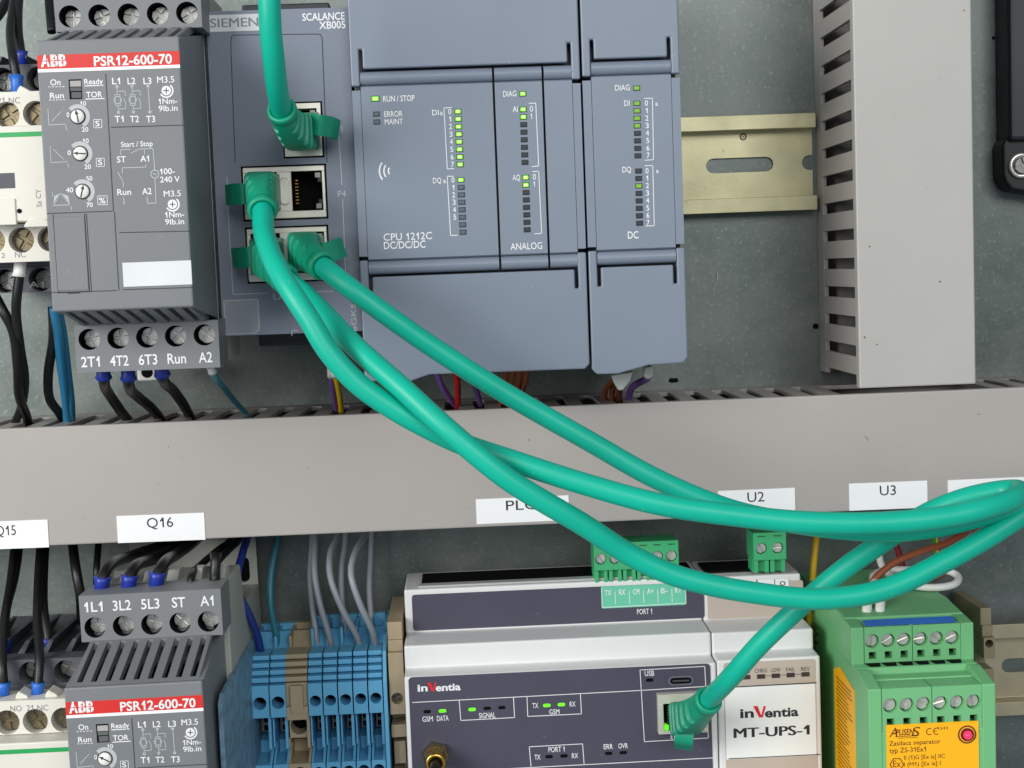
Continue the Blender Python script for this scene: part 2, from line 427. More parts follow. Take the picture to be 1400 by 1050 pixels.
# ------------------------------------------------------------------ cable ducts
DD = 58.0
def duct_h():
    zt, zb = at(700, 558, DD)[1], at(700, 719, DD)[1]
    org = (0, 0, (zt + zb) / 2)
    t = thing('cable_duct', 'long horizontal grey plastic wiring duct with white device labels', 'cable duct', org)
    m = MB(); m.box(-300, 300, .3, 2, zb + 1.2, zt - 1.2); m.box(-300, 300, .3, 9, zt - 2.6, zt - 1.1); m.box(-300, 300, .3, 54, zb + 1.1, zb + 2.5)
    part(t, 'base', m, m_duct)
    m = MB(); m.prism_dz([(DD, zb), (DD, zt), (DD - 3.2, zt), (DD - 3.2, zt - 1), (DD - 1.4, zt - 1), (DD - 1.4, zb + 1), (DD - 3.2, zb + 1), (DD - 3.2, zb)], -300, 300)
    part(t, 'cover', m, m_duct, .5)
    m = MB(); m.prism_xd([(-3.2, 8.6), (3.2, 8.6), (2.6, 14), (2.6, 48), (3.2, 55.5), (-3.2, 55.5), (-2.6, 48), (-2.6, 14)], zt - 2.55, zt - 1.15)
    f0 = None; n = 0
    for k in range(-20, 21):
        x = k * 9.75 + 1.5
        if abs(x) > 190 or 114 < x < 158: continue
        if f0 is None: f0 = part(t, 'finger', m, m_duct); f = f0
        else: f = f0.copy(); COL.objects.link(f)
        f.location = (x * S, 0, 0); f.rotation_euler = (0, 0, R(random.uniform(-1.5, 1.5)))
    # white device labels
    labs = [(-42, 66, 712, 750, 'Q15', -6, 22, 732, 'white label reading Q15'), (160, 280, 703, 740, 'Q16', 201, 237, 721, 'white label reading Q16'),
            (651, 778, 680, 714, 'PLC', 692, 734, 697, 'white label reading PLC half under green cables'),
            (982, 1087, 669, 701, 'U2', 1022, 1045, 686, 'white label reading U2'), (1161, 1268, 659, 696, 'U3', 1203, 1225, 677, 'white label reading U3'),
            (1296, 1420, 654, 690, 'U4', 1370, 1392, 672, 'white label behind the green cable loop')]
    for a, b, c, d_, s, ta, tb, ty, lab in labs:
        x0, x1, z0, z1 = pext(a, b, c, d_, DD + .2)
        tl_ = math.tan(R(random.uniform(-.35, .35))) * (x1 - x0)
        m = MB(); m.prism_xz([(x0, z0), (x1, z0 + tl_), (x1 + tl_ * -.2, z1 + tl_), (x0 - tl_ * .2, z1)], DD + .02, DD + .22); o = part(t, 'label_sticker', m, m_white, label=lab)
        if s == 'U4': continue
        m = MB(); ptext(m, s, ta, tb, ty, 13.5, DD + .28, 0); part(o, 'lettering', m, m_black_ink)
    m = MB()
    for a, b, w in (((1182.5, 596), (1187.5, 602.5), 1.3), ((722, 600), (724, 603), 1.5), ((1336, 566), (1341, 566.5), 1.2), ((420, 640), (423, 641), .8), ((230, 610), (231, 613), .8)): ppoly(m, [a, b], w, DD + .03)
    tag(part(t, 'scuff_mark', m, M('scuff_grey', (120, 114, 110), .6)), kind='stuff')
    return t
duct_h()
def duct_v():
    x0, x1 = at(1170, 250, DD)[0], at(1331, 250, DD)[0]; zb = at(1255, 528, DD)[1]
    t = thing('cable_duct', 'short vertical pale grey wiring duct with slotted side', 'cable duct', ((x0 + x1) / 2, 0, zb))
    m = MB(); m.box(x0 + 1.2, x1 - 1.2, .3, 2, zb + 2, 260); m.box(x0 + 1.1, x0 + 2.6, .3, 9, zb + 2, 260); m.box(x1 - 2.6, x1 - 1.1, .3, 54, zb + 2, 260)
    part(t, 'base', m, m_duct)
    poly = [(x0, DD), (x1, DD), (x1, DD - 4), (x1 - 1, DD - 4), (x1 - 1, DD - 1.4), (x0 + 1, DD - 1.4), (x0 + 1, DD - 4), (x0, DD - 4)]
    m = MB(); m.prism_xd(poly, zb, 262); part(t, 'cover', m, M('duct_pale_cover', (172, 170, 165), .42, var=.045, scale=14, bump=.06, specks=.18, speck_rgb=(120, 115, 108)), .5)
    m = MB(); m.box(x0 + 1.15, x0 + 2.55, 8.6, 55.5, -3.05, 3.05); f0 = None
    for k in range(0, 16):
        z = at(1140, 494, 25)[1] + k * 9.9
        if f0 is None: f0 = m.build('finger', m_duct, t, (((x0 + x1) / 2), 0, 0)); f = f0
        else: f = f0.copy(); COL.objects.link(f)
        f.location = (0, 0, (z - zb) * S)
    m = MB()
    for px, py in ((1189, 337), (1199, 471), (1182, 461), (1285, 385), (1318, 14)): m.cyl(*at(px, py, DD), DD, DD + .12, random.uniform(.2, .38), 8)
    tag(part(t, 'dirt_speck', m, M('rust_speck', (120, 84, 66), .7)), kind='stuff')
duct_v()
# black filler tubes added inside the ducts to make their slots look dark
xm = at(1250, 250, 30)[0]
for k, (nm, dd, xo) in enumerate((('thick black cable in the vertical duct, next to its slotted side', 30, -9), ('thick black cable in the vertical duct, away from its slots', 30, 9))):
    m = MB(); m.tube([Vector((xm + xo, -dd, 3)), Vector((xm + xo + 1, -dd - 2, 80)), Vector((xm + xo - 1, -dd, 160)), Vector((xm + xo, -dd, 250))], 8.5, 16)
    solid('duct_cable', nm, 'cable', m, M('duct_cable_black', (15, 15, 16), .5), (xm + xo, -dd, 3), 'cables inside the ducts')
zm = at(700, 640, 30)[1]
for k, (nm, zo) in enumerate((('thick black cable in the horizontal duct, near its top slots', 6.5), ('thick black cable in the horizontal duct, near its bottom', -8))):
    m = MB(); m.tube([Vector((-290, -28, zm + zo)), Vector((-90, -30, zm + zo - 1)), Vector((90, -27, zm + zo)), Vector((290, -28, zm + zo - 1))], 8.5, 16)
    solid('duct_cable', nm, 'cable', m, MATS['duct_cable_black'], (0, -28, zm + zo), 'cables inside the ducts')

# ------------------------------------------------------------------ mounting rails
def rail(zc, xa, xb, label, mat, slots, notch=None):
    t = thing('mounting_rail', label, 'rail', ((xa + xb) / 2, 0, zc), 'zinc mounting rails')
    m = MB()
    for sgn in (1, -1):
        pr = [(.3, 12.4), (1.3, 12.4), (1.3, 13.2), (6.5, 13.2), (6.5, 17.5), (7.5, 17.5), (7.5, 12.2), (1.3, 12.2), (.3, 12.2)]
        pr = [(.3, 12.0), (.3, 13.4), (6.4, 13.4), (6.4, 17.5), (7.5, 17.5), (7.5, 12.3), (1.3, 12.3), (1.3, 12.0)]
        m.prism_dz([(d, zc + sgn * z) for d, z in pr], xa, xb)
    part(t, 'flange', m, mat, .25)
    m = MB(); edges = sorted(slots); cur = xa
    for s in edges:
        a, b = s - 18, s + 18
        a = max(a, xa); b = min(b, xb)
        if cur < a: m.rect(cur, a, zc - 12, zc + 12, 1.3)
        if s + 13 < xb and s - 13 > xa: m.holed(a, b, zc - 12, zc + 12, stadium(s, zc, 25, 5.4), 1.3, 1, floor=False)
        else: b = a
        cur = b
    if cur < xb:
        if notch:
            pts = [(cur, zc - 12), (xb, zc - 12), (xb, zc - 2.7)] + [(xb - 1.2 - 2.7 * math.cos(a), zc + 2.7 * math.sin(a)) for a in [R(-90 + 18 * k) for k in range(11)]] + [(xb, zc + 2.7), (xb, zc + 12), (cur, zc + 12)]
            m.quad(pts, 1.3)
        else: m.rect(cur, xb, zc - 12, zc + 12, 1.3)
    part(t, 'web', m, mat)
    if notch:
        m = MB(); c = at(1016, 187, 1.3); m.ring(c[0], c[1], .75, 1.35, 1.36, 0, 360, 18); m.ring(c[0], c[1], 0, .35, 1.37, 0, 360, 10); part(t, 'punch_mark', m, M('rail_dark', (112, 102, 66), .5))
    return t
zr = (at(1024, 156, 7.5)[1] + at(1024, 291, 7.5)[1]) / 2
sx = at(1011, 225, 1)[0]
xend = at(1114, 220, 5)[0]
rail(zr, -320, xend, 'yellowish zinc mounting rail with a long slot right of the blue grey module', m_rail, [sx - 36 * k for k in range(0, 4)], notch=True)
zr2 = at(1372, 862, 7.5)[1] - 17.5 + 2.2
m_rail2 = M('dull_zinc_rail', (184, 174, 146), .45, metal=.35, var=.08, scale=120)
rail(zr2, -320, 320, 'dull zinc mounting rail right of the green separator module', m_rail2, [at(1413, 910, 1)[0], at(1413, 910, 1)[0] - 36])

# ------------------------------------------------------------------ screws
def screw(parent, x, z, d, r, mat, kind='cross', ang=None, name='screw'):
    """round head with a real cross or slot cut into it"""
    m = MB(); ang = random.uniform(0, 180) if ang is None else ang
    m.cyl(x, z, d - 1.5, d - .7, r, 18)
    g = r * .16; N = 2 if kind == 'slot' else 4
    for q in range(N):
        if N == 4: a0, a1 = q * 90, q * 90 + 90
        else: a0, a1 = q * 180, q * 180 + 180
        pts = []
        base = math.asin(g / r) * 180 / math.pi
        for k in range(9):
            a = R(a0 + base + (a1 - a0 - 2 * base) * k / 8); pts.append((r * math.cos(a), r * math.sin(a)))
        if N == 4:
            am = R((a0 + a1) / 2); pts.append((g * 1.414 * math.cos(am), g * 1.414 * math.sin(am)))
        c, s_ = math.cos(R(ang)), math.sin(R(ang))
        m.prism_xz([(x + u * c - w * s_, z + u * s_ + w * c) for u, w in pts], d - .8, d)
    return part(parent, name, m, mat, .12, 1)

# ------------------------------------------------------------------ soft starter (built once, then copied)
DF, DT = 120.0, 93.0
dx0 = (at(91.5, 985, DF)[0] - at(50, 97, DF)[0] + at(278, 970, DF)[0] - at(246, 93, DF)[0]) / 2   # step from the upper to the lower unit
dz0 = at(185, 976, DF)[1] - at(148, 95, DF)[1]
def stadium_v(cx, cz, w, h): return [(cx - (q - cz), cz + (p - cx)) for p, q in stadium(cx, cz, h, w)]
def starter():
    xl, xr = at(60, 240, DF)[0], at(255, 240, DF)[0]
    zt, zb = at(150, 52, DF)[1], at(168, 423, DF)[1]
    tl, tr = at(103, 478, DT)[0], at(300, 478, DT)[0]
    tz0, tz1 = at(204, 506, DT)[1], at(200, 441, DT)[1]
    zc = (zt + zb) / 2
    uz0, uz1 = 2 * zc - tz1 + 2.0, 2 * zc - tz0 + 2.0              # upper terminal block mirrors the lower one
    t = thing('soft_starter', 'grey motor soft starter with red band beside the grey network switch', 'soft starter', ((xl + xr) / 2, 0, zc), 'soft starters')
    m = MB(); m.prism_dz([(10, tz0 + 16), (46, tz0 + 16), (50, tz0 + 1), (79, tz0 + 1), (79, uz1 - 1), (50, uz1 - 1), (46, uz1 - 16), (10, uz1 - 16)], tl + .4, tr - .4)
    hs = part(t, 'rear_housing', m, m_star2, .6)
    # mounting lugs with their keyholes
    zl = at(300, 730, 12)[1] - dz0; lx0, lx1 = at(180, 770, 12)[0] - dx0, at(353, 770, 12)[0] - dx0
    kx, kz = at(335, 779, 12)[0] - dx0, at(335, 779, 12)[1] - dz0
    m = MB(); m.holed(lx0, lx1, uz1 - 17, zl, stadium_v(kx, kz, 4.2, 9.5), 12, 2.5); m.box(lx0, lx1, 8, 11.9, zl - .3, zl); part(t, 'mounting_lug', m, m_star2)
    m = MB(); m.prism_xz(stadium_v(kx, kz, 4.1, 9.4), 9.6, 10.2); part(t, 'keyhole', m, m_dark)
    q = pext(187, 215, 500, 521, 40); m = MB(); m.box(q[0], q[1], 20, 40, q[2], q[3]); lg = part(t, 'mounting_lug', m, m_knob, .8)
    m = MB(); m.cyl(*at(201, 509, 40), 39.5, 40.2, 1.9, 18); part(lg, 'keyhole', m, m_dark)
    # grey terminal blocks with screw wells
    for k in range(6):                                   # pale ribs between the wire entries of the upper block
        x = tl + 1.0 + (tr - tl - 6) * k / 5; m = MB(); m.prism_dz([(66, uz1 - 2), (77, uz1 - 2), (77, uz1 - .4), (72, uz1 + 2.6), (66, uz1 + 2.6)], x, x + 3.6); part(t, 'entry_rib', m, m_star2, .3)
    for lo, hi, sy, up in ((tz0, tz1, 461, False), (uz0, uz1, None, True)):
        m = MB(); w = (tr - tl)
        m.box(tl, tr, 77, DT - 9, lo, hi)
        pxs = [121, 161, 201, 242, 282] if not up else [129, 168, 207, 247, 286]
        cz = at(200, 461, DT)[1] if not up else 2 * zc - at(200, 461, DT)[1] + 2.0
        cxs = [tl + w * (.1 + .2 * k) for k in range(5)]
        # outer shell strips
        m.box(tl, tl + .02, DT - 9, DT, lo, hi); m.box(tr - .02, tr, DT - 9, DT, lo, hi)
        m.box(tl, tr, DT - 9, DT - .02, lo, lo + .05); m.box(tl, tr, DT - 9, DT - .02, hi - .05, hi)
        wells = []
        for k, cx in enumerate(cxs):
            q = MB(); m.holed(tl + w * .2 * k, tl + w * .2 * (k + 1), lo, hi, circ(cx, cz, 3.25, 22), DT, 8.9, wall=q); wells.append(q)
        blk = part(t, 'terminal_block', m, m_star)
        for q in wells: part(blk, 'screw_well', q, m_dark)  # walls and floor coloured black: shade of the wells put into the colour
        for k, cx in enumerate(cxs): screw(t, cx + .15, cz, DT - 4.4, 2.75, m_steel, 'cross', name='terminal_screw')
        m = MB()
        nm = ['2T1', '4T2', '6T3', 'Run', 'A2'] if not up else ['1L1', '3L2', '5L3', 'ST', 'A1']
        for k, (cx, s) in enumerate(zip(cxs, nm)):
            wd = 5.6 if len(s) == 3 else 4.1
            text(m, s, cx - wd / 2, cx + wd / 2, (lo + 1.7) if not up else (hi - 5.1), 3.05, DT + .08, .012)
        part(blk, 'lettering', m, m_white_ink)
    # front cover: core, side walls, front plate, slatted ledges above and below
    m = MB(); m.box(xl + 1.3, xr - 1.3, 70, DF - 2.5, zb + 4.5, zt - 4.5)
    m.prism_dz([(77, uz0 + .3), (DF - 2.5, zt), (DF - 2.5, zb), (77, tz1 - .3)], xl, xl + 1.4)
    m.prism_dz([(77, uz0 + .3), (DF - 2.5, zt), (DF - 2.5, zb), (77, tz1 - .3)], xr - 1.4, xr)
    part(t, 'front_cover', m, m_star)
    m = MB(); m.box(xl, xr, DF - 2.5, DF, zb, zt); fp = part(t, 'front_plate', m, m_star, .5)
    for up in (True, False):
        ze, zi = (zt, uz0 + .3) if up else (zb, tz1 - .3); sg = -1 if up else 1
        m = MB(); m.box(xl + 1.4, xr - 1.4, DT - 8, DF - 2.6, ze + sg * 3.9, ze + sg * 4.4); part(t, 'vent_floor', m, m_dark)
        n = 9; x0, x1 = xl + 1.4, xr - 1.4; pit = (x1 - x0) / n; lean = 0.0
        dA, dB = DT - 2.0, DF - 2.5
        def zat(d): return ze + (zi - ze) * (DF - 2.5 - d) / (DF - 2.5 - DT)
        for k in range(n + 1):
            a = x0 + pit * (k - .28); b = x0 + pit * (k + .30)
            a = max(a, x0); b = min(b, x1)
            la = lean if 0 < k < n else 0
            m = MB(); s0 = len(m.v)
            fa, fb, ra, rb = a, b, (a + lean if k else x0), (b + lean if k < n else x1)
            if k == 0: rb = max(x0 + .2, rb)
            m.prism_xd([(fa, dB - 1.5), (fb, dB - 1.5), (rb, dA + 3), (ra, dA + 3)], 0, 1)
            m.v = [(v[0], v[1], zat(-v[1]) + (0 if v[2] > .5 else -2.5) if up else zat(-v[1]) + (0 if v[2] < .5 else 2.5)) for v in m.v]
            part(t, 'slat', m, m_star)
        for da, db in ((dB - 1.5, dB), (DT - 6, dA + 3)):
            m = MB(); m.prism_dz([(da, zat(da)), (db, zat(db)), (db, zat(db) + sg * 2.5), (da, zat(da) + sg * 2.5)], x0, x1); part(t, 'vent_border', m, m_star)
    D = DF + .06
    # red brand band
    def zrow(y): return at(150, y, DF)[1]
    m = MB(); m.rect(xl + .15, xr - .15, zrow(91.7), zrow(72.5), D); band = part(fp, 'brand_band', m, m_red)
    m = MB(); m.rect(xl + .15, xr - .15, zrow(96), zrow(91.5), D + .01); part(fp, 'white_line', m, m_white)
    m = MB(); z0 = at(73, 91, DF)[1]; h = 14 / scl(DF)
    ptext(m, 'A', 56, 68.5, 90.6, 14, D + .06, .05); ptext(m, 'B', 69.5, 80, 90.2, 14, D + .06, .05); ptext(m, 'B', 80.5, 91, 89.8, 14, D + .06, .05)
    ptext(m, 'PSR12-600-70', 128.5, 235.5, 88.3, 12.2, D + .06, .022)
    part(band, 'lettering', m, m_white_ink)
    m = MB()                                              # thin cuts through the brand letters
    ppoly(m, [(56, 83.6), (91.5, 82.4)], .9, D + .1)
    for a in (63, 74.6, 85.4): ppoly(m, [(a, 76), (a + .8, 91)], .8, D + .1)
    part(band, 'letter_cut', m, m_red)
    # seams
    m = MB()
    for pts in ([(144.5, 101), (155, 288)], [(152, 174), (251, 171)], [(64, 292), (155, 288.5)], [(156.5, 290), (162.5, 397)], [(163, 318), (259.5, 316)],
                [(167.5, 396), (263, 393)], [(69, 400), (160, 397.2)], [(72.5, 293.5), (79.5, 400)], [(79.5, 400.5), (124, 398.5)], [(115.5, 292), (122.5, 398)], [(118, 292), (125, 398)]):
        ppoly(m, pts, 1.1, D)
    prect(m, 92, 109, 399.5, 401.5, D + .03)
    part(fp, 'seam', m, m_seam)
    m = MB(); x0, x1, z0, z1 = pext(76.5, 118.5, 296, 397, DF); m.box(x0, x1, DF - 1, DF + .25, z0, z1); part(fp, 'setting_flap', m, m_star, .15)
    m = MB(); prect(m, 168, 262, 357.5, 390.5, D + .05); part(fp, 'marker_plate', m, M('marker_white', (214, 217, 218), .4))
    # indicator windows
    m = MB(); x0, x1, z0, z1 = pext(94.5, 112, 108.5, 135.5, DF); m.rect(x0, x1, z0, z1, D); part(fp, 'indicator_frame', m, m_dark)
    m = MB(); x0, x1, z0, z1 = pext(96, 111, 110.5, 118.5, DF); m.box(x0, x1, DF, DF + .25, z0, z1); part(fp, 'indicator_window', m, M('indicator_clear', (168, 166, 162), .15))
    m = MB(); x0, x1, z0, z1 = pext(96.5, 111.5, 119.5, 124.5, DF); m.box(x0, x1, DF, DF + .25, z0, z1)
    x0, x1, z0, z1 = pext(98, 111.5, 126, 134, DF); m.box(x0, x1, DF, DF + .2, z0, z1); part(fp, 'indicator_window', m, M('indicator_smoked', (96, 100, 98), .15))
    # dials
    for (px, py), (t0, t1, t2), ang in (((106.4, 159.3), ('0', '10', '20'), 100), ((109.8, 210), ('0', '10', '20'), 175), ((113, 261.8), ('40', '50', '70'), 75)):
        cx, cz = at(px, py, DF); s = scl(DF)
        m = MB(); m.ring(cx, cz, 10.6 / s, 16.2 / s, D, -62, 135, 30)
        for k in range(1): pass
        part(fp, 'dial_scale', m, M('dial_scale_grey', (176, 179, 180), .5))
        m = MB(); m.ring(cx, cz, 8.6 / s, 10.6 / s, D + .02, 0, 360, 28); part(fp, 'dial_groove', m, m_seam)
        m = MB(); m.lathe((cx, -DF + .5, cz), (0, -1, 0), [(8.9 / s, 0), (8.9 / s, 1.0), (8.3 / s, 1.2), (0.01, 1.2)], 24); k_ = part(t, 'dial', m, m_knob)
        m = MB(); c, q = math.cos(R(ang)) * 8 / s, math.sin(R(ang)) * 8 / s
        m.line((cx - c, cz - q), (cx + c, cz + q), 1.7 / s, DF + .78)
        a2 = R(ang); tip = (cx + c, cz + q); nx, nz = -math.sin(a2), math.cos(a2)
        m.quad([(cx + c * .35 + nx * .55, cz + q * .35 + nz * .55), (cx + c * .35 - nx * .55, cz + q * .35 - nz * .55), tip], DF + .79)
        sl = part(k_, 'slot', m, m_seam)
    # white print
    m = MB(); P = lambda *a: ptext(m, *a)
    P('On', 69, 83, 116.3, 7.5, D); P('Run', 68.5, 87.5, 134.3, 7.3, D); P('Ready', 115.5, 141, 115, 7, D); P('TOR', 118, 140, 133, 7.3, D)
    ppoly(m, [(115.5, 117.6), (141.5, 116.6)], 1.2, D); ppoly(m, [(117, 135.6), (143, 134.6)], 1.2, D)
    for k in range(5):
        for yy, xx in ((118.8, 66), (136.8, 67)): ppoly(m, [(xx + k * 4.8, yy - k * .1), (xx + k * 4.8 + 3, yy - k * .1 - .05)], .9, D)
    P('0', 91.2, 95, 160, 6, D); P('10', 110, 118, 144.5, 5.8, D); P('20', 112, 121, 180, 5.8, D)
    P('0', 92.5, 97, 212, 6, D); P('10', 113.5, 121.5, 195.5, 5.8, D); P('20', 115.5, 124.5, 231, 5.8, D)
    P('40', 90.5, 100.3, 263, 6.3, D); P('50', 118, 126.5, 247, 5.8, D); P('70', 118.5, 127, 283, 5.8, D)
    P('S', 130.5, 136.5, 172.5, 7, D); P('S', 134, 140, 225.5, 7, D); P('%', 135.5, 144.5, 278, 7.5, D)
    for a, b, c, d_ in ((128, 139, 163.5, 174.8), (131.5, 142.5, 216.5, 227.8), (133.5, 146.5, 268, 280)):
        ppoly(m, [(a, c), (b, c - .3), (b + .4, d_ - .3), (a + .4, d_), (a, c)], .7, D)
    for s, px in (('L1', 153.5), ('L2', 174.5), ('L3', 196.3)): P(s, px, px + 11, 115, 8.3, D)
    for s, px in (('T1', 157), ('T2', 178), ('T3', 200)): P(s, px, px + 12.3, 167, 8.3, D)
    P('M3.5', 215, 238.5, 113, 8.3, D); P('1Nm-', 217, 242.5, 142, 7.3, D); P('9lb.in', 217, 243, 151.7, 7.3, D)
    P('Start / Stop', 165.5, 209, 200.3, 6.8, D); P('ST', 160, 172.5, 222, 8, D); P('A1', 192, 204, 221, 8, D)
    P('Run', 160.5, 179.5, 266.5, 7.8, D); P('A2', 194.5, 207.5, 265.5, 8, D); P('100-', 219, 239, 238, 7.5, D); P('240 V', 219, 246, 249, 7.5, D)
    P('M3.5', 224, 247.5, 268.5, 7.8, D); P('1Nm-', 226, 252, 297, 7.3, D); P('9lb.in', 226, 252, 306.7, 7.3, D)
    for px, py in ((227.3, 123.8), (235.8, 279.3)):
        cx, cz = at(px, py, DF); s = scl(DF)
        m.ring(cx, cz, 0, 6.3 / s, D, 0, 360, 20); m.ring(cx, cz, 7.8 / s, 9.8 / s, D, -150, 50, 18)
    part(fp, 'lettering', m, m_white_ink)
    m = MB()
    for px, py in ((227.3, 123.8), (235.8, 279.3)): ppoly(m, [(px - 4, py), (px + 4, py)], 1.1, D + .03); ppoly(m, [(px, py - 4), (px, py + 4)], 1.1, D + .03)
    tag(part(fp, 'screw_symbol', m, m_seam), kind='stuff')
    m = MB()
    for x0, y0 in ((160, 117.5), (180.5, 117)):                 # phase symbols
        ppoly(m, [(x0, y0 + 2), (x0 + .4, y0 + 11)], 1, D); ppoly(m, [(x0 + 1.5, y0 + 27), (x0 + 2, y0 + 35)], 1, D)
        cx, cz = at(x0 + 1, y0 + 19.5, DF); s = scl(DF); m.ring(cx, cz, 4.3 / s, 5.4 / s, D, 0, 360, 16)
        ppoly(m, [(x0 - 2.8, y0 + 12), (x0 + 4, y0 + 12), (x0 + 5, y0 + 27), (x0 - 2, y0 + 27), (x0 - 2.8, y0 + 12)], .9, D)
        ppoly(m, [(x0, y0 + 7.5), (x0 + 11, y0 + 7), (x0 + 11.4, y0 + 14)], .9, D)
        ppoly(m, [(x0 + 9, y0 + 16.5), (x0 + 11.5, y0 + 22), (x0 + 12.2, y0 + 31), (x0 + 1.5, y0 + 31.5)], .9, D)
        for yy in (y0 + 1, y0 + 36): cx, cz = at(x0 + (.1 if yy < 130 else 2), yy, DF); m.ring(cx, cz, .15, .45, D, 0, 360, 12)
    ppoly(m, [(202.5, 118), (205, 153)], 1, D)
    for px, py in ((202.4, 118), (205, 153)): cx, cz = at(px, py, DF); m.ring(cx, cz, 0, .45, D, 0, 360, 12)
    # wiring sketch
    ppoly(m, [(165, 212), (165.2, 204.5), (178.5, 204)], 1, D); ppoly(m, [(179, 209.5), (190.5, 203.7), (209.3, 203), (211.5, 232)], 1, D); ppoly(m, [(197.5, 203.5), (197.8, 211)], 1, D)
    ppoly(m, [(199.5, 225), (199.5, 228.5), (167.2, 229.5), (167.3, 237)], 1, D); ppoly(m, [(161, 235.5), (168.3, 248), (168.6, 256)], 1, D)
    ppoly(m, [(169, 270), (169.8, 280)], 1.2, D); ppoly(m, [(201.3, 269), (202, 278), (213.4, 277.5), (211.8, 244)], 1, D)
    cx, cz = at(211.7, 238, DF); m.ring(cx, cz, 1.0, 1.25, D, 0, 360, 18)
    ppoly(m, [(208.8, 238.5), (210.3, 236.6), (212.8, 239.4), (214.4, 237.4)], .9, D)
    # ramp sketches
    ppoly(m, [(65.5, 148.5), (67, 171), (90, 169.5)], .9, D); ppoly(m, [(71, 166), (83.5, 152.5)], .9, D); ppoly(m, [(89.5, 171), (91.5, 178), (93, 178)], .9, D)
    ppoly(m, [(68.5, 200), (70, 222.5), (93, 221)], .9, D); ppoly(m, [(73, 204), (87.5, 218)], .9, D); ppoly(m, [(92.5, 223), (94, 229)], .9, D)
    m.quad([at(*p, DF + 0) for p in ((73, 279), (74.5, 268), (81.5, 264.5))], D); m.quad([at(*p, DF) for p in ((85, 264.5), (93.5, 268), (95.5, 278.5))], D)
    ppoly(m, [(72.5, 281), (95.5, 280)], 1, D); ppoly(m, [(74, 280), (83, 264), (95, 279)], .8, D); ppoly(m, [(71.5, 263), (72.5, 270)], .8, D); ppoly(m, [(97, 282), (98, 287)], .9, D)
    part(fp, 'wiring_sketch', m, m_pale_ink)
    return t, (xl, xr, zt, zb, tl, tr, tz0, tz1, uz0, uz1, zc)
ST, SG = starter()
ST2 = copy_tree(ST)
ST2['label'] = 'grey motor soft starter with red band, below the Q16 label'
dx, dz = dx0, dz0
ST2.location.x += dx * S; ST2.location.z += dz * S
ST2.rotation_euler = (0, R(-.5), 0)
def own_dials(o):
    n = 0
    for c in o.children_recursive:
        if c.name.split('.')[0] == 'dial':
            n += 1; mid = sum((Vector(q) for q in c.bound_box), Vector()) / 8
            c.matrix_local = Matrix.Translation(mid) @ Matrix.Rotation(R((28, -50, 15)[n % 3]), 4, 'Y') @ Matrix.Translation(-mid)
            for k in c.children: k.matrix_local = Matrix.Identity(4)
own_dials(ST2)
OFF2 = (dx, dz)

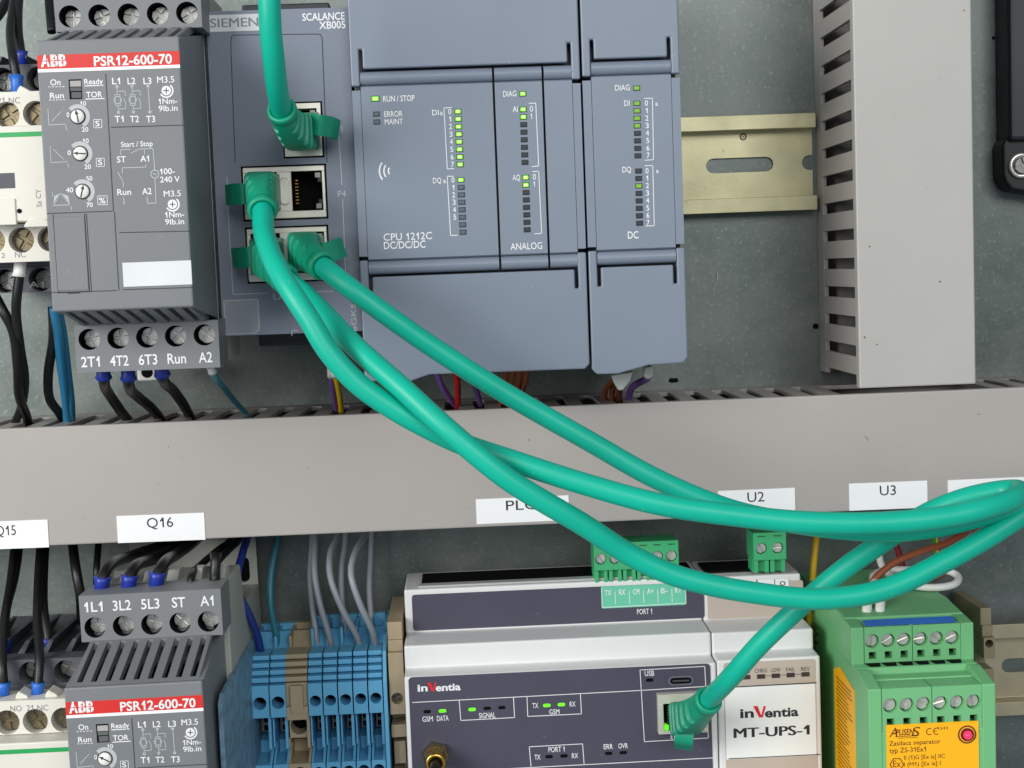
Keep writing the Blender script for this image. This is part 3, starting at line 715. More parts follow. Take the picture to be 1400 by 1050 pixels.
# ------------------------------------------------------------------ contactor (built once, then copied)
DC, DG, DW = 96.0, 76.0, 88.0
def contactor():
    xr = SG[4] - .8; xl = xr - 45
    z = lambda y, d=DC, x=30: at(x, y, d)[1]
    t = thing('contactor', 'white contactor with green stripe at the upper left edge', 'contactor', ((xl + xr) / 2, 0, z(240)), 'contactors at the left edge')
    zs1, zs0 = z(125, DW), z(174, DW); zb1, zb0 = z(306, DW), z(358, DW)
    m = MB(); m.box(xl, xr, DG + .3, DC, zb1 + .3, zs0 - .3)
    part(t, 'front_block', m, m_contw, .5)
    pit = 38.5 / scl(DW); xw = [at(9, 156, DW)[0] + pit * k for k in (-2, -1, 0, 1)]
    for (a, b, yc, nm) in ((zs0, zs1, 156, 'top'), (zb0, zb1, 328, 'bottom')):
        m = MB(); cz = z(yc, DW)
        m.box(xl, xr, DG + .3, DW - 7, a, b)
        xs = [x if nm == 'top' else x + 2.0 for x in xw]
        edges = [xl] + [x + pit / 2 for x in xs[:-1]] + [xr]
        for k in range(4): m.holed(edges[k], edges[k + 1], a, b, circ(xs[k], cz, 3.9, 22), DW, 6.5)
        m.box(xl, xr, DW - 7, DW - .02, a, a + .05); m.box(xl, xr, DW - 7, DW - .02, b - .05, b)
        part(t, 'terminal_strip', m, m_contw)
        for k in range(4): screw(t, xs[k] + .5, cz, DW - 3.0, 3.4, m_brass, 'cross', name='terminal_screw')
    # wire guides along the top edge of the white block
    for k in range(5):
        x = xl + 3 + 9.2 * k
        m = MB(); m.prism_xz([(x, zs1 - 2), (x + 4.6, zs1 - 2), (x + 4.1, zs1 + .6), (x + 1.4, zs1 + 2.2), (x + .4, zs1 + .8)], DG + 3, DW - 2.5); part(t, 'wire_guide', m, m_contw, .3)
    m = MB(); m.rect(xl, xr, z(187), z(180.5), DC + .06); part(t, 'green_stripe', m, m_green_line)
    m = MB(); ptext(m, 'NC', 12, 27.5, 141.5, 8, DW + .06, 0); ptext(m, 'NO', -26, -10, 142, 8, DW + .06, 0); ptext(m, '21', -3, 6, 141.5, 8, DW + .06, 0)
    ptext(m, 'NC', 20.5, 35, 352, 7.5, DW + .06, 0); ptext(m, '2', 2, 7, 352.5, 6.5, DW + .06, 0)
    text(m, 'Sa CY', at(57, 283, DC)[0], at(57, 258, DC)[0] + 5, at(57, 283, DC)[1], 1.5, DC + .06, 0, vertical=True)
    part(t, 'lettering', m, m_grey_ink)
    m = MB(); x0, x1, a, b = pext(-26, 20.5, 237, 258, DC); m.rect(x0, x1, a, b, DC + .06); part(t, 'indicator_window', m, m_contg)
    m = MB(); x0, x1, a, b = pext(-26, 22, 272, 308, DC); m.box(x0, x1, DC - 1, DC + .5, a, b); part(t, 'slider_cover', m, m_contw, .2)
    m = MB(); m.cyl(*at(26.5, 288.5, DC), DC - .2, DC + .25, .7, 14); part(t, 'test_pin', m, m_dark)
    m = MB(); c = at(52, 310, DC); m.prism_xz([(c[0] + 4 * math.cos(a), c[1] + 2.6 * math.sin(a)) for a in [math.pi * k / 10 for k in range(11)]], DC - .5, DC + .5); part(t, 'thumb_grip', m, m_contw, .15)
    # dark grey power block behind
    yt = 88
    za, zb_ = z(yt, DG), z(400, DG)
    m = MB(); m.box(xl - .4, xr + .4, 8, DG - 8, zb_ + 1, za - 1); m.box(xl - .4, xr + .4, DG - 8.2, DG, z(365, DG), z(124, DG))
    part(t, 'rear_housing', m, m_contg, .5)
    for a, b, yc, xo in ((z(124, DG), za, 108, 3), (zb_, z(365, DG), 383, 6)):
        m = MB(); pg = 11.2; xs = [at(xo, yc, DG)[0] + pg * k for k in (-2, -1, 0, 1)]
        edges = [xl - .4] + [x + pg / 2 for x in xs[:-1]] + [xr + .4]; cz = z(yc, DG)
        for k in range(4): m.holed(edges[k], edges[k + 1], a, b, circ(xs[k], cz, min(3.8, (b - a) / 2 - .3), 22), DG, 8)
        m.box(xl - .4, xr + .4, DG - 8, DG - .02, a, a + .05); m.box(xl - .4, xr + .4, DG - 8, DG - .02, b - .05, b)
        part(t, 'power_terminal', m, m_contg)
        for k in range(4): screw(t, xs[k], cz, DG - 5, 3.0, m_dscrew, 'cross', name='terminal_screw')
    m = MB(); ptext(m, 'A1', 40, 60, 393, 8, DG + .06, 0); part(t, 'block_lettering', m, m_grey_ink)
    for k in range(6):
        x = xl + 2 + 7.6 * k
        m = MB(); m.prism_xz([(x, za - .6), (x + 2.2, za - .6), (x + 4.6, za + 4), (x + 3.2, za + 4)], 30, DG - 9); part(t, 'separator_rib', m, m_contg)
    return t
CT = contactor()
CT2 = copy_tree(CT); CT2['label'] = 'white contactor with green stripe at the lower left corner'
CT2.location.x += (OFF2[0]) * S
CT2.location.z += (at(30, 1027, DC)[1] - at(30, 183.5, DC)[1]) * S

# ------------------------------------------------------------------ network switch
DS = 79.0
def port(parent, root, px0, px1, py0, py1, d, tab='R', name='port', depth=9):
    """tin shield with a real opening, contacts and corner lamps"""
    x0, x1, z0, z1 = pext(px0, px1, py0, py1, d)
    return x0, x1, z0, z1
def jack(parent, x0, x1, z0, z1, d, tab, lit=(), depth=9):
    """one socket cavity with its opening towards the viewer; tab = side of the latch notch"""
    m = MB(); D0 = d - depth
    m.add([(x0, -d, z0), (x1, -d, z0), (x1, -d, z1), (x0, -d, z1), (x0, -D0, z0), (x1, -D0, z0), (x1, -D0, z1), (x0, -D0, z1)],
          [(4, 5, 6, 7), (0, 4, 5, 1), (1, 5, 6, 2), (2, 6, 7, 3), (3, 7, 4, 0)])
    c = part(parent, 'socket', m, m_dark)
    zm = (z0 + z1) / 2; h = z1 - z0
    if depth < 5:
        m = MB(); [m.box(x0 + 1.2, x0 + 1.7, D0, d - .6, zm - 4 + k * 1.02, zm - 3.7 + k * 1.02) for k in range(8)]; part(c, 'contact', m, m_gold)
        m = MB(); m.box(x0 + .1, x0 + 1.6, D0, d + .05, z0 + .1, z0 + 1.8); part(c, 'lamp', m, m_led_on); return c
    xs = x1 - 1.3 if tab == 'R' else x0 + 1.3
    m = MB()
    for sg in (-1, 1):                                       # latch shoulders left and right of the notch
        m.box(min(xs, x1 if tab == 'R' else x0), max(xs, x1 if tab == 'R' else x0), d - 7, d - .3, zm + sg * h * .22, zm + sg * h * .33)
    part(c, 'latch_shoulder', m, M('socket_plastic', (30, 31, 33), .4))
    m = MB(); xo = x0 + .9 if tab == 'R' else x1 - .9
    for k in range(8): m.box(xo - .5, xo + .5, d - 8.5, d - 6, zm - 3.6 + k * 1.02, zm - 3.3 + k * 1.02)
    part(c, 'contact', m, m_gold)
    for sg in (-1, 1):
        xa = x1 - 2.6 if tab == 'R' else x0 + .2
        m = MB(); m.box(xa + .5, xa + 2.1, d - 4, d + .05, zm + sg * (h / 2 - 1.3) - .75, zm + sg * (h / 2 - 1.3) + .75)
        part(c, 'lamp', m, m_led_on if sg in lit else M('lamp_clear', (150, 152, 146), .2))
    return c
def shield_plate(parent, ox0, ox1, oz0, oz1, openings, d, mat):
    """front of a tin shield made of bars round its openings"""
    m = MB(); a0 = min(o[2] for o in openings); a1 = max(o[3] for o in openings)
    m.box(ox0, ox1, d - 6, d + .5, oz0, a0); m.box(ox0, ox1, d - 6, d + .5, a1, oz1)
    xs = [ox0] + [v for o in sorted(openings) for v in (o[0], o[1])] + [ox1]
    for i in range(0, len(xs), 2): m.box(xs[i], xs[i + 1], d - 6, d + .5, a0 + .001, a1 - .001)
    return part(parent, 'port_shield', m, mat, .15, 1)
def network_switch():
    x0, x1 = at(288.5, 237, DS)[0], at(485.5, 232, DS)[0]; z1, z0 = at(375, 13, DS)[1], at(400, 456, DS)[1]
    t = thing('network_switch', 'dark grey network switch with green patch cables plugged in', 'network switch', ((x0 + x1) / 2, 0, (z0 + z1) / 2))
    m = MB(); m.box(x0 + .6, x1 - .6, 8, DS - 11.2, z0 + 1, z1 - 1); m.box(x0 + 8, x1 - 8, 8, 50, z0 - 5, z1 + 7)
    part(t, 'housing', m, M('switch_dark_housing', (44, 47, 52), .5), .6)
    # front plate as strips round the port openings
    o1 = pext(386, 442, 139, 216, DS); o2 = pext(331, 447.5, 225.5, 301, DS); o3 = pext(336.5, 450.5, 309, 386, DS)
    m = MB(); F0 = DS - 11
    def bx(a, b, c, d_): m.box(a, b, F0, DS, c, d_)
    bx(x0, x1, o1[3], z1); bx(x0, o1[0], o1[2], o1[3]); bx(o1[1], x1, o1[2], o1[3])
    bx(x0, x1, o2[3], o1[2]); bx(x0, o2[0], o2[2], o2[3]); bx(o2[1], x1, o2[2], o2[3])
    bx(x0, x1, o3[3], o2[2]); bx(x0, o3[0], o3[2], o3[3]); bx(o3[1], x1, o3[2], o3[3]); bx(x0, x1, z0, o3[2])
    fp = part(t, 'front_plate', m, m_scal)
    for n_, o in enumerate((o1, o2, o3)):
        g = .55
        a = (o[0] + g, o[1] - g, o[2] + g, o[3] - g)
        if n_ == 0: ops = [(a[0] + 1.6, a[1] - 1.2, a[2] + 1.9, a[3] - 1.6)]
        else:
            w = (a[1] - a[0]); ops = [(a[0] + 1.2, a[0] + w * .41, a[2] + 2.2, a[3] - 1.6), (a[0] + w * .59, a[1] - .9, a[2] + 2.2, a[3] - 1.6)]
        sh = shield_plate(fp, *a, ops, DS, m_shield)
        for k, q in enumerate(ops): jack(sh, *q, DS + .2, 'R' if (n_ == 0 or k == 1) else 'L', lit=(-1,) if (n_ == 2 and k == 0) else ())
        if n_:
            m = MB(); xm = (ops[0][1] + ops[1][0]) / 2; m.prism_xz(rrect(xm - 1.5, xm + 1.5, a[2] + 4, a[3] - 3.4, 1.4), DS, DS + 1.1); part(sh, 'shield_rib', m, m_shield, .4)
            
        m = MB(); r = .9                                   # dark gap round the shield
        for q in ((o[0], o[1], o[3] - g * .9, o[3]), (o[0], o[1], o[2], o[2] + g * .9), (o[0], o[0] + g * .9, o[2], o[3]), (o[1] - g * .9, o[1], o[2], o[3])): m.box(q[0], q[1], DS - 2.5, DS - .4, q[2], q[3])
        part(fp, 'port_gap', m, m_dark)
    D = DS + .06
    m = MB(); prect(m, 282, 372, 19.5, 42.5, D); lp = part(fp, 'name_plate', m, M('pale_name_plate', (206, 208, 212), .4))
    m = MB(); ptext(m, 'SIEMENS', 287.5, 364, 36.5, 11.5, D + .06, .02); part(lp, 'lettering', m, m_grey_ink)
    m = MB(); ptext(m, 'SCALANCE', 413.5, 471.5, 27.5, 9.5, D); ptext(m, 'XB005', 436.5, 472.5, 39, 9.5, D)
    part(fp, 'lettering', m, m_white_ink)
    m = MB()
    ppoly(m, [(311, 277), (318.5, 402.5), (366, 400.5)], 1, D); ppoly(m, [(412, 399.5), (455, 398)], 1, D)
    ppoly(m, [(463.5, 186), (467.5, 253)], 1, D); ppoly(m, [(468.5, 272), (472.5, 375)], 1, D); ppoly(m, [(311, 252), (310, 240)], 1, D)
    ptext(m, 'P3', 460, 469, 181, 8, D, 0); ptext(m, 'P4', 462, 473, 269, 8, D, 0); ptext(m, 'LAN', 374, 402, 409.5, 8.5, D, 0)
    lq = MB(); lq.quad([at(*q, DS) for q in ((308.5, 456), (350, 454.5), (354, 450), (351.8, 411), (307, 412))], DS + .03); part(fp, 'code_label', lq, M('code_label_grey', (142, 147, 155), .5, var=.05))
    for pts in ([(306, 411), (352.5, 409.5), (354.8, 450), (350, 455.5), (308.5, 457), (306, 411)],): ppoly(m, pts, 1.5, D)
    text(m, '6GK5005', at(488, 453, DS)[0], at(488, 453, DS)[0] + 14.5, at(489, 453, DS)[1], 1.55, D, 0, vertical=True)
    ppoly(m, [(399, 459), (399, 452), (408, 452)], 1, D)
    part(fp, 'port_markings', m, m_pale_ink)
    m = MB(); ppoly(m, [(321.5, 222), (315.5, 60), (316.5, 50), (319, 48), (433, 46.5), (438, 47), (440.5, 53), (447, 222)], 1.1, D); part(fp, 'panel_groove', m, m_seam)
    m = MB(); m.cyl(*at(447, 417, DS), DS - .2, DS + .15, .45, 12); part(fp, 'lamp', m, M('led_yellow_green', (190, 225, 40), .3, emit=1.0))
    return t
network_switch()

# ------------------------------------------------------------------ controller and signal module
DP = 86.0
def led(parent, px, py, state, d=DP, w=7.6, h=5.2):
    x0, x1, z0, z1 = pext(px - w / 2, px + w / 2, py - h / 2, py + h / 2, d)
    m = MB(); g = .22
    m.box(x0 - g, x1 + g, d - .3, d + .04, z0 - g, z1 + g); f = part(parent, 'lamp_frame', m, m_led_dark)
    m = MB(); m.box(x0, x1, d, d + .28, z0, z1); part(f, 'lamp', m, {'on': m_led_on, 'dim': m_led_dim, 'off': m_led_off, 'dark': m_led_dark}[state], .1, 1)
    if state == 'on':
        q = (x1 - x0) * .24; r = (z1 - z0) * .24; m = MB(); m.box(x0 + q, x1 - q, d + .2, d + .34, z0 + r, z1 - r); part(parent, 'lamp_core', m, M('led_green_core', (205, 255, 120), .3, emit=2.6))
def cover_profile(zt, zb):
    """front cover with a rolled hinge bead at its upper and lower end"""
    f = DP - .6; r = 2.1; pts = [(60, zb), (f - 1.5, zb)]
    for k in range(13):
        a = R(-90 + 15 * k); pts.append((f - 1.4 + r * max(0, math.cos(a)) * 1.0, zb + r + r * math.sin(a)))
    pts += [(f - .55, zb + 2 * r + .25), (f, zb + 2 * r + .6)]
    pts += [(f, zt - 2 * r - .6), (f - .55, zt - 2 * r - .25)]
    for k in range(13):
        a = R(-90 + 15 * k); pts.append((f - 1.4 + r * max(0, math.cos(a)), zt - r + r * math.sin(a)))
    pts += [(f - 1.5, zt), (60, zt)]
    return pts
def flap(parent, x0, x1, z0, z1, top, edge=None):
    """hinged cover: slits beside the end tabs, tabs reaching over the hinge bead"""
    tw, sw, sl, tl = 2.6, 1.15, 5.9, 5.2
    if top:
        pts = [(x0, z1), (x0, z0 - tl), (x0 + tw, z0 - tl), (x0 + tw, z0 + sl), (x0 + tw + sw, z0 + sl), (x0 + tw + sw, z0), (x1 - tw - sw, z0), (x1 - tw - sw, z0 + sl), (x1 - tw, z0 + sl), (x1 - tw, z0 - tl), (x1, z0 - tl), (x1, z1)]
    else:
        pts = [(x0, z1 + tl), (x0 + tw, z1 + tl), (x0 + tw, z1 - sl), (x0 + tw + sw, z1 - sl), (x0 + tw + sw, z1), (x1 - tw - sw, z1), (x1 - tw - sw, z1 - sl), (x1 - tw, z1 - sl), (x1 - tw, z1 + tl), (x1, z1 + tl)]
        pts += edge
    m = MB(); m.prism_xz(pts, DP - 3.2, DP)
    return part(parent, 'hinged_flap', m, m_cpu, .45)
def plc():
    x0, x1 = at(486, 240, DP)[0], at(798.6, 240, DP)[0]
    zt, zb = at(640, 89.5, DP)[1], at(650, 373.5, DP)[1]
    zlow = at(690, 509, DP)[1]
    t = thing('programmable_controller', 'wide blue grey programmable controller with rows of green status lamps', 'controller', ((x0 + x1) / 2, 0, (zt + zb) / 2))
    m = MB(); m.box(x0 + .5, x1 - .5, 8, DP - 6, zlow + 2, zt + 32); part(t, 'housing', m, m_cpud, .5)
    xa, xb = at(679, 230, DP)[0], at(746.5, 230, DP)[0]
    pr = cover_profile(zt - .7, zb + .7)
    for nm, a, b in (('front_cover', x0 + 2.75, xa - .35), ('signal_board_cover', xa + .35, xb - .35), ('front_cover', xb + .35, x1 - 2.75)):
        m = MB(); m.prism_dz(pr, a, b); o = part(t, nm, m, m_cpu)
        if nm == 'front_cover' and a < 0: fc = o
        if nm == 'signal_board_cover': sb = o
    for q in ((x0, x0 + 2.6), (x1 - 2.6, x1 - .15)): m = MB(); m.box(*q, 60, DP - .7, zb + 6.4, zt - 6.4); part(t, 'side_edge', m, m_cpu)
    flap(t, x0, x1 - .2, zt, zt + 32, True)
    g = lambda px, py: at(px, py, DP)
    cl = [(x1 - .2, g(808, 504)[1] + 1.5), (x1 - 1.7, g(808, 504)[1]), (g(587, 512)[0], g(587, 512)[1]), (g(562, 521)[0], g(562, 521)[1]), (x0 + 1.5, g(510, 521)[1]), (x0, g(510, 521)[1] + 1.5)]
    flap(t, x0, x1 - .2, zlow, zb, False, cl)
    D = DP - .54
    for k in range(8): led(fc, 626 + k * .45, 152.5 + k * 10.35, 'on', D)
    for k in range(8): led(fc, 630 + k * .43, 246 + k * 10.2, 'on' if k == 0 else 'off', D)
    led(fc, 513, 135, 'on', D, 9.5, 6); led(fc, 514.7, 156, 'off', D, 7.4, 5); led(fc, 515.2, 166.8, 'off', D, 7.4, 5)
    led(sb, 714.6, 128.3, 'on', D)
    for k in range(8): led(sb, 715.2 + k * .36, 149.6 + k * 10.35, 'on' if k < 2 else 'dark', D)
    for k in range(8): led(sb, 718.6 + k * .3, 242.7 + k * 10.2, 'on' if k < 2 else 'dark', D)
    D += .03
    m = MB(); P = lambda *a: ptext(m, *a)
    P('RUN / STOP', 524, 567, 138.5, 7.5, D, .008); P('ERROR', 525.5, 550.5, 159.5, 7.3, D, .008); P('MAINT', 526, 551, 170, 7.3, D, .008)
    P('DI', 591, 600, 157.5, 7, D, .006); P('a', 601.5, 605.5, 157.3, 6.5, D, .006); P('DQ', 592, 603.5, 250.5, 7.3, D, .006); P('a', 606, 609.8, 250.3, 6.5, D, .006)
    for k in range(8): P(str(k), 613 + k * .55, 617 + k * .55, 156 + k * 10.35, 7, D, .008)
    for k in range(6): P(str(k), 617.5 + k * .5, 621.5 + k * .5, 249.8 + k * 10.1, 7, D, .008)
    P('CPU 1212C', 524.5, 591, 328, 9.5, D, .004); P('DC/DC/DC', 525, 582, 339.5, 9.5, D, .012)
    ppoly(m, [(617.5, 147), (607, 147.5), (611.5, 231), (621, 230.5)], 1, D); ppoly(m, [(620, 241), (611.5, 241), (616, 322), (625.5, 321.5)], 1, D)
    cx, cz = g(538, 233.5); s = scl(DP)
    for r in (19, 13, 7): m.ring(cx, cz, (r - 1) / s, (r + 1) / s, D, 180 - 38, 180 + 36, 14)
    part(fc, 'lettering', m, m_white_ink)
    m = MB()
    P('DIAG', 688, 706, 132, 7.5, D, .006); P('AI', 701, 708, 153, 7.5, D, .006); P('AQ', 701, 711, 246.5, 7.5, D, .006); P('ANALOG', 698, 741.5, 341, 9, D, .004)
    P('0', 724.5, 729, 152.5, 7.5, D, 0); P('1', 725.5, 727.5, 162.8, 7.5, D, 0); P('0', 728.5, 733, 245.5, 7.5, D, 0); P('1', 729.5, 731.5, 255.6, 7.5, D, 0)
    ppoly(m, [(723, 141.3), (732.5, 141), (736.5, 227), (727, 227.8)], 1, D); ppoly(m, [(728, 234.5), (736.5, 234.2), (740.5, 319), (730.5, 319.7)], 1, D)
    part(sb, 'lettering', m, m_white_ink)
    return t
plc()
def signal_module():
    x0, x1 = at(799.8, 240, DP)[0] + .25, at(933.5, 240, DP)[0]
    zt, zb = at(862, 79, DP)[1], at(866, 364, DP)[1]
    t = thing('signal_module', 'narrow blue grey signal module marked DC at the right of the controller', 'signal module', ((x0 + x1) / 2, 0, (zt + zb) / 2))
    g = lambda px, py: at(px, py, DP); zlow = g(880, 500)[1]
    m = MB(); m.box(x0 + .5, x1 - .5, 8, DP - 6, zlow + 2, zt + 32); part(t, 'housing', m, m_cpud, .5)
    m = MB(); m.prism_dz(cover_profile(zt - .7, zb + .7), x0 + 2.75, x1 - 2.75); fc = part(t, 'front_cover', m, m_cpu)
    for q in ((x0, x0 + 2.6), (x1 - 2.6, x1)): m = MB(); m.box(*q, 60, DP - .7, zb + 6.4, zt - 6.4); part(t, 'side_edge', m, m_cpu)
    flap(t, x0, x1, zt, zt + 32, True)
    cl = [(x1, g(937, 495)[1] + 1.5), (x1 - 1.5, g(937, 496)[1]), (g(888, 499)[0], g(888, 499)[1]), (g(845, 511)[0], g(845, 511)[1]), (x0 + 1.5, g(812, 512)[1]), (x0, g(812, 512)[1] + 1.5)]
    flap(t, x0, x1, zlow, zb, False, cl)
    D = DP - .54
    led(fc, 870.3, 120.5, 'dim', D)
    for k in range(8): led(fc, 870.7 + k * .2, 141.3 + k * 10.25, 'dim' if k < 4 else 'dark', D)
    for k in range(8): led(fc, 873 + k * .2, 233.8 + k * 10.2, 'dim' if k == 2 else 'dark', D)
    D += .03
    m = MB(); P = lambda *a: ptext(m, *a)
    P('DIAG', 841, 861, 123.7, 7.5, D, .006); P('DI', 853.5, 861, 144.8, 7.3, D, .006); P('DQ', 851, 863, 235.5, 7.3, D, .006); P('DC', 858.5, 873, 326, 9.5, D, .008)
    for k in range(8): P(str(k), 881.8 + k * .35, 886 + k * .35, 144.6 + k * 10.2, 7, D, .01); P(str(k), 882.7 + k * .2, 886.9 + k * .2, 237 + k * 10.15, 7, D, .01)
    P('a', 896, 899.7, 144.5, 6, D, .006); P('a', 897, 900.8, 236.5, 6, D, .006)
    ppoly(m, [(880.5, 134.6), (892, 134.2), (893.5, 218.5), (881.5, 219)], 1, D); ppoly(m, [(881.5, 226.6), (892.5, 226.4), (894.5, 308.6), (882.5, 309)], 1, D)
    part(fc, 'lettering', m, m_white_ink)
    # fanned white connector tag showing under the flap
    m = MB(); m.prism_xz([at(*p, 60) for p in ((836, 513), (866, 508), (862, 520), (852, 533), (846, 534), (840, 524))], 56, 60); part(t, 'terminal_key', m, M('milky_plastic', (205, 206, 200), .4), .4)
    m = MB(); m.prism_xz([at(*p, 62) for p in ((882, 502), (893, 500), (893.5, 512), (889, 516), (881, 514))], 56, 62); part(t, 'terminal_key', m, MATS['milky_plastic'], .4)
    return t
signal_module()

# ------------------------------------------------------------------ telemetry module and back-up supply
D1, D2, D3 = 36.0, 53.0, 62.0               # terminal step, middle step, front panel
def stepped(parent, name, x0, x1, mat, zz):
    """body of a rail module: terminal step, middle band and front"""
    zt1, zb1, zb2, zb3 = zz                   # top of step 1, bottom of step 1, bottom of band, bottom
    m = MB(); m.prism_dz([(8, zt1 + .2), (D1, zt1), (D1, zb1), (D2, zb1 - .3), (D2, zb2), (D3, zb2 - .3), (D3, zb3), (8, zb3)], x0, x1)
    return part(parent, name, m, mat, .7)
def brand(mb, mbr, pa, pb, py, h, d, sub='v'):
    w = pb - pa
    ptext(mb, 'in', pa, pa + w * .235, py, h, d, .03)
    ptext(mb, 'entia', pa + w * .42, pb, py - w * .017, h, d, .03)
    q = lambda u, v: at(pa + w * u, py + v, d)
    mbr.quad([q(.22, -h * 1.25), q(.30, -h * 1.25), q(.36, -h * .2), q(.40, -h * 1.25), q(.44, -h * 1.25), q(.385, 0), q(.325, 0)], d)
def telemetry():
    xl, xr = at(553.5, 950, D3)[0], at(979.5, 930, D3)[0]
    zt1 = at(760, 797.5, D1)[1]; zb1 = at(760, 856, D1)[1]; zb2 = at(760, 905, D2)[1]; zb3 = -170
    t = thing('telemetry_module', 'wide white telemetry module with dark front panel and gold antenna socket', 'telemetry module', ((xl + xr) / 2, 0, zb2))
    body = stepped(t, 'housing', xl, xr, m_modw, (zt1, zb1, zb2, zb3))
    # open slot along the top of the terminal step
    m = MB(); m.box(xl + 6, xr - 2, 14, 30, zt1 + .25, zt1 + 1.0); part(t, 'terminal_slot', m, m_dark)
    m = MB(); m.box(xl + 5, xr - 1.5, 30.4, D1 - 1.2, zt1 + .1, zt1 + .9); part(t, 'slot_lip', m, m_modg, .2)
    x0, x1 = at(564, 840, D1)[0], at(962.5, 830, D1)[0]
    ytop, ybot = at(760, 804.5, D1)[1], at(760, 853.5, D1)[1]
    m = MB(); m.prism_xz(rrect(x0, x1, ybot, ytop, 1.0), D1, D1 + .3); tp = part(t, 'terminal_label', m, m_modp)
    D = D1 + .36
    m = MB(); a, b, c, d_ = pext(822, 938, 799.5, 829.5, D); m.prism_xz(rrect(a, b, c, d_, .6), D1 + .3, D); ml = part(tp, 'mint_label', m, m_mint)
    D += .05
    m = MB()
    for k, s in enumerate(['TX', 'RX', 'CM', 'A+', 'B-', 'RT']):
        px = 831.5 + k * 19.2; ptext(m, s, px - 4.5, px + 4.5, 814 - k * .75, 7.5, D, .012)
    for k in range(1, 6): px = 821.5 + k * 19.4; ppoly(m, [(px, 809.5 - k * .8), (px + .6, 827 - k * .8)], .9, D)
    ppoly(m, [(822.5, 803), (823.5, 830.6), (938, 824.5), (937, 797)], .9, D)
    part(ml, 'lettering', m, m_white_ink)
    m = MB(); ptext(m, 'PORT 1', 871, 891.5, 839.5, 7.3, D1 + .36, .008); part(tp, 'lettering', m, m_white_ink)
    # front membrane
    x0, x1 = at(561.5, 1000, D3)[0], at(972, 960, D3)[0]; zt3 = at(765, 916.5, D3)[1]
    m = MB(); m.prism_xz(rrect(x0, x1, zb3 + 4, zt3, 1.2), D3, D3 + .3); fp = part(t, 'front_panel', m, m_modp)
    D = D3 + .36
    m = MB(); mr = MB(); brand(m, mr, 571, 630, 945, 9.5, D)
    # frames
    ppoly(m, [(563.5, 960.5), (875, 944), (971.5, 938)], 1, D)
    ppoly(m, [(627.8, 957.5), (630, 985), (703.5, 981), (702, 953.5)], 1, D); ppoly(m, [(720.5, 952.5), (721.5, 979.5), (795, 976), (793.5, 949)], 1, D)
    ppoly(m, [(726, 1048), (723.5, 1021), (796.5, 1017), (798.5, 1044)], 1, D)
    ppoly(m, [(875, 916), (963.5, 911), (968.5, 1009), (881, 1014), (875, 916)], 1, D); ppoly(m, [(563, 1058), (978, 1036)], 1, D)
    P = lambda *a: ptext(m, *a)
    P('GSM', 577.5, 592, 986.5, 7.3, D, .008); P('DATA', 597.5, 613.5, 985.5, 7.3, D, .008); P('SIGNAL', 655, 677.5, 981.5, 7.3, D, .008)
    P('TX', 728, 736, 968, 7, D, .008); P('RX', 779, 787, 966, 7, D, .008); P('GSM', 751, 765, 976.5, 7, D, .008)
    P('PORT 1', 750, 772, 1028, 7.3, D, .008); P('TX', 731, 739, 1038.5, 7, D, .008); P('RX', 782, 790.5, 1036.5, 7, D, .008)
    P('ERR', 825.5, 838, 1024, 7, D, .008); P('OVR', 845.5, 858.5, 1023, 7, D, .008); P('USB', 881.5, 894.5, 924, 7.3, D, .008); P('ETH', 917, 929, 1010, 7, D, .008)
    part(fp, 'lettering', m, m_white_ink); part(fp, 'red_letter', mr, m_redv)
    for px, py, on in ((584, 972.5, 0), (605, 971.5, 1), (645.5, 969.5, 1), (666, 968, 0), (686, 967, 0), (747.5, 964, 1), (767.5, 962.8, 1), (750.5, 1034, 0), (771, 1033, 0), (832, 1029.5, 0), (852, 1028.5, 0), (888, 929.5, 0)):
        cx, cz = at(px, py, D3); m = MB(); m.prism_xz(stadium(cx, cz, 10.5 / scl(D3), 4.6 / scl(D3)), D3 + .25, D3 + .42); part(fp, 'lamp', m, m_led_on if on else m_dark)
    # USB socket
    cx, cz = at(930.5, 930, D3); m = MB(); m.prism_xz(stadium(cx, cz, 36 / scl(D3), 13 / scl(D3)), D3 + .2, D3 + .5); u = part(fp, 'usb_socket', m, M('usb_rim', (120, 120, 132), .35, metal=.4))
    m = MB(); m.prism_xz(stadium(cx, cz, 30 / scl(D3), 8.5 / scl(D3)), D3 + .4, D3 + .62); part(u, 'opening', m, m_dark)
    m = MB(); m.prism_xz(stadium(cx, cz, 24 / scl(D3), 2.2 / scl(D3)), D3 + .5, D3 + .7); part(u, 'tongue', m, M('usb_tongue', (70, 70, 76), .4))
    # network socket
    o = pext(898, 966, 945, 999, D3); q = (o[0] + 1.9, o[1] - 1.4, o[2] + 1.2, o[3] - 3.2)
    sh = shield_plate(fp, *o, [q], D3 + 2.6, m_shield); jack(sh, *q, D3 + 2.7, 'L', depth=2.2)
    # antenna socket
    cx, cz = at(596, 1030, D3)
    m = MB(); m.lathe((cx, -D3, cz), (0, -1, 0), [(4.6, 0), (4.6, 2.6), (4.2, 3.0), (.1, 3.0)], 6, False); an = part(t, 'antenna_socket', m, M('antenna_nut', (150, 138, 112), .3, metal=1))
    m = MB(); m.lathe((cx, -D3 - 3, cz), (0, -1, 0), [(3.4, 0), (3.4, 7), (3.0, 7.4), (1.9, 7.4), (1.9, 3)], 20); part(an, 'gold_barrel', m, m_gold)
    m = MB(); c = Vector((cx, -D3 - 6, cz)); m.tube([c, c + Vector((0, -10, -1)), c + Vector((1, -22, -9)), c + Vector((3, -24, -26)), c + Vector((3, -20, -50))], 1.7, 12); part(an, 'antenna_lead', m, m_wblk)
    return t
telemetry()
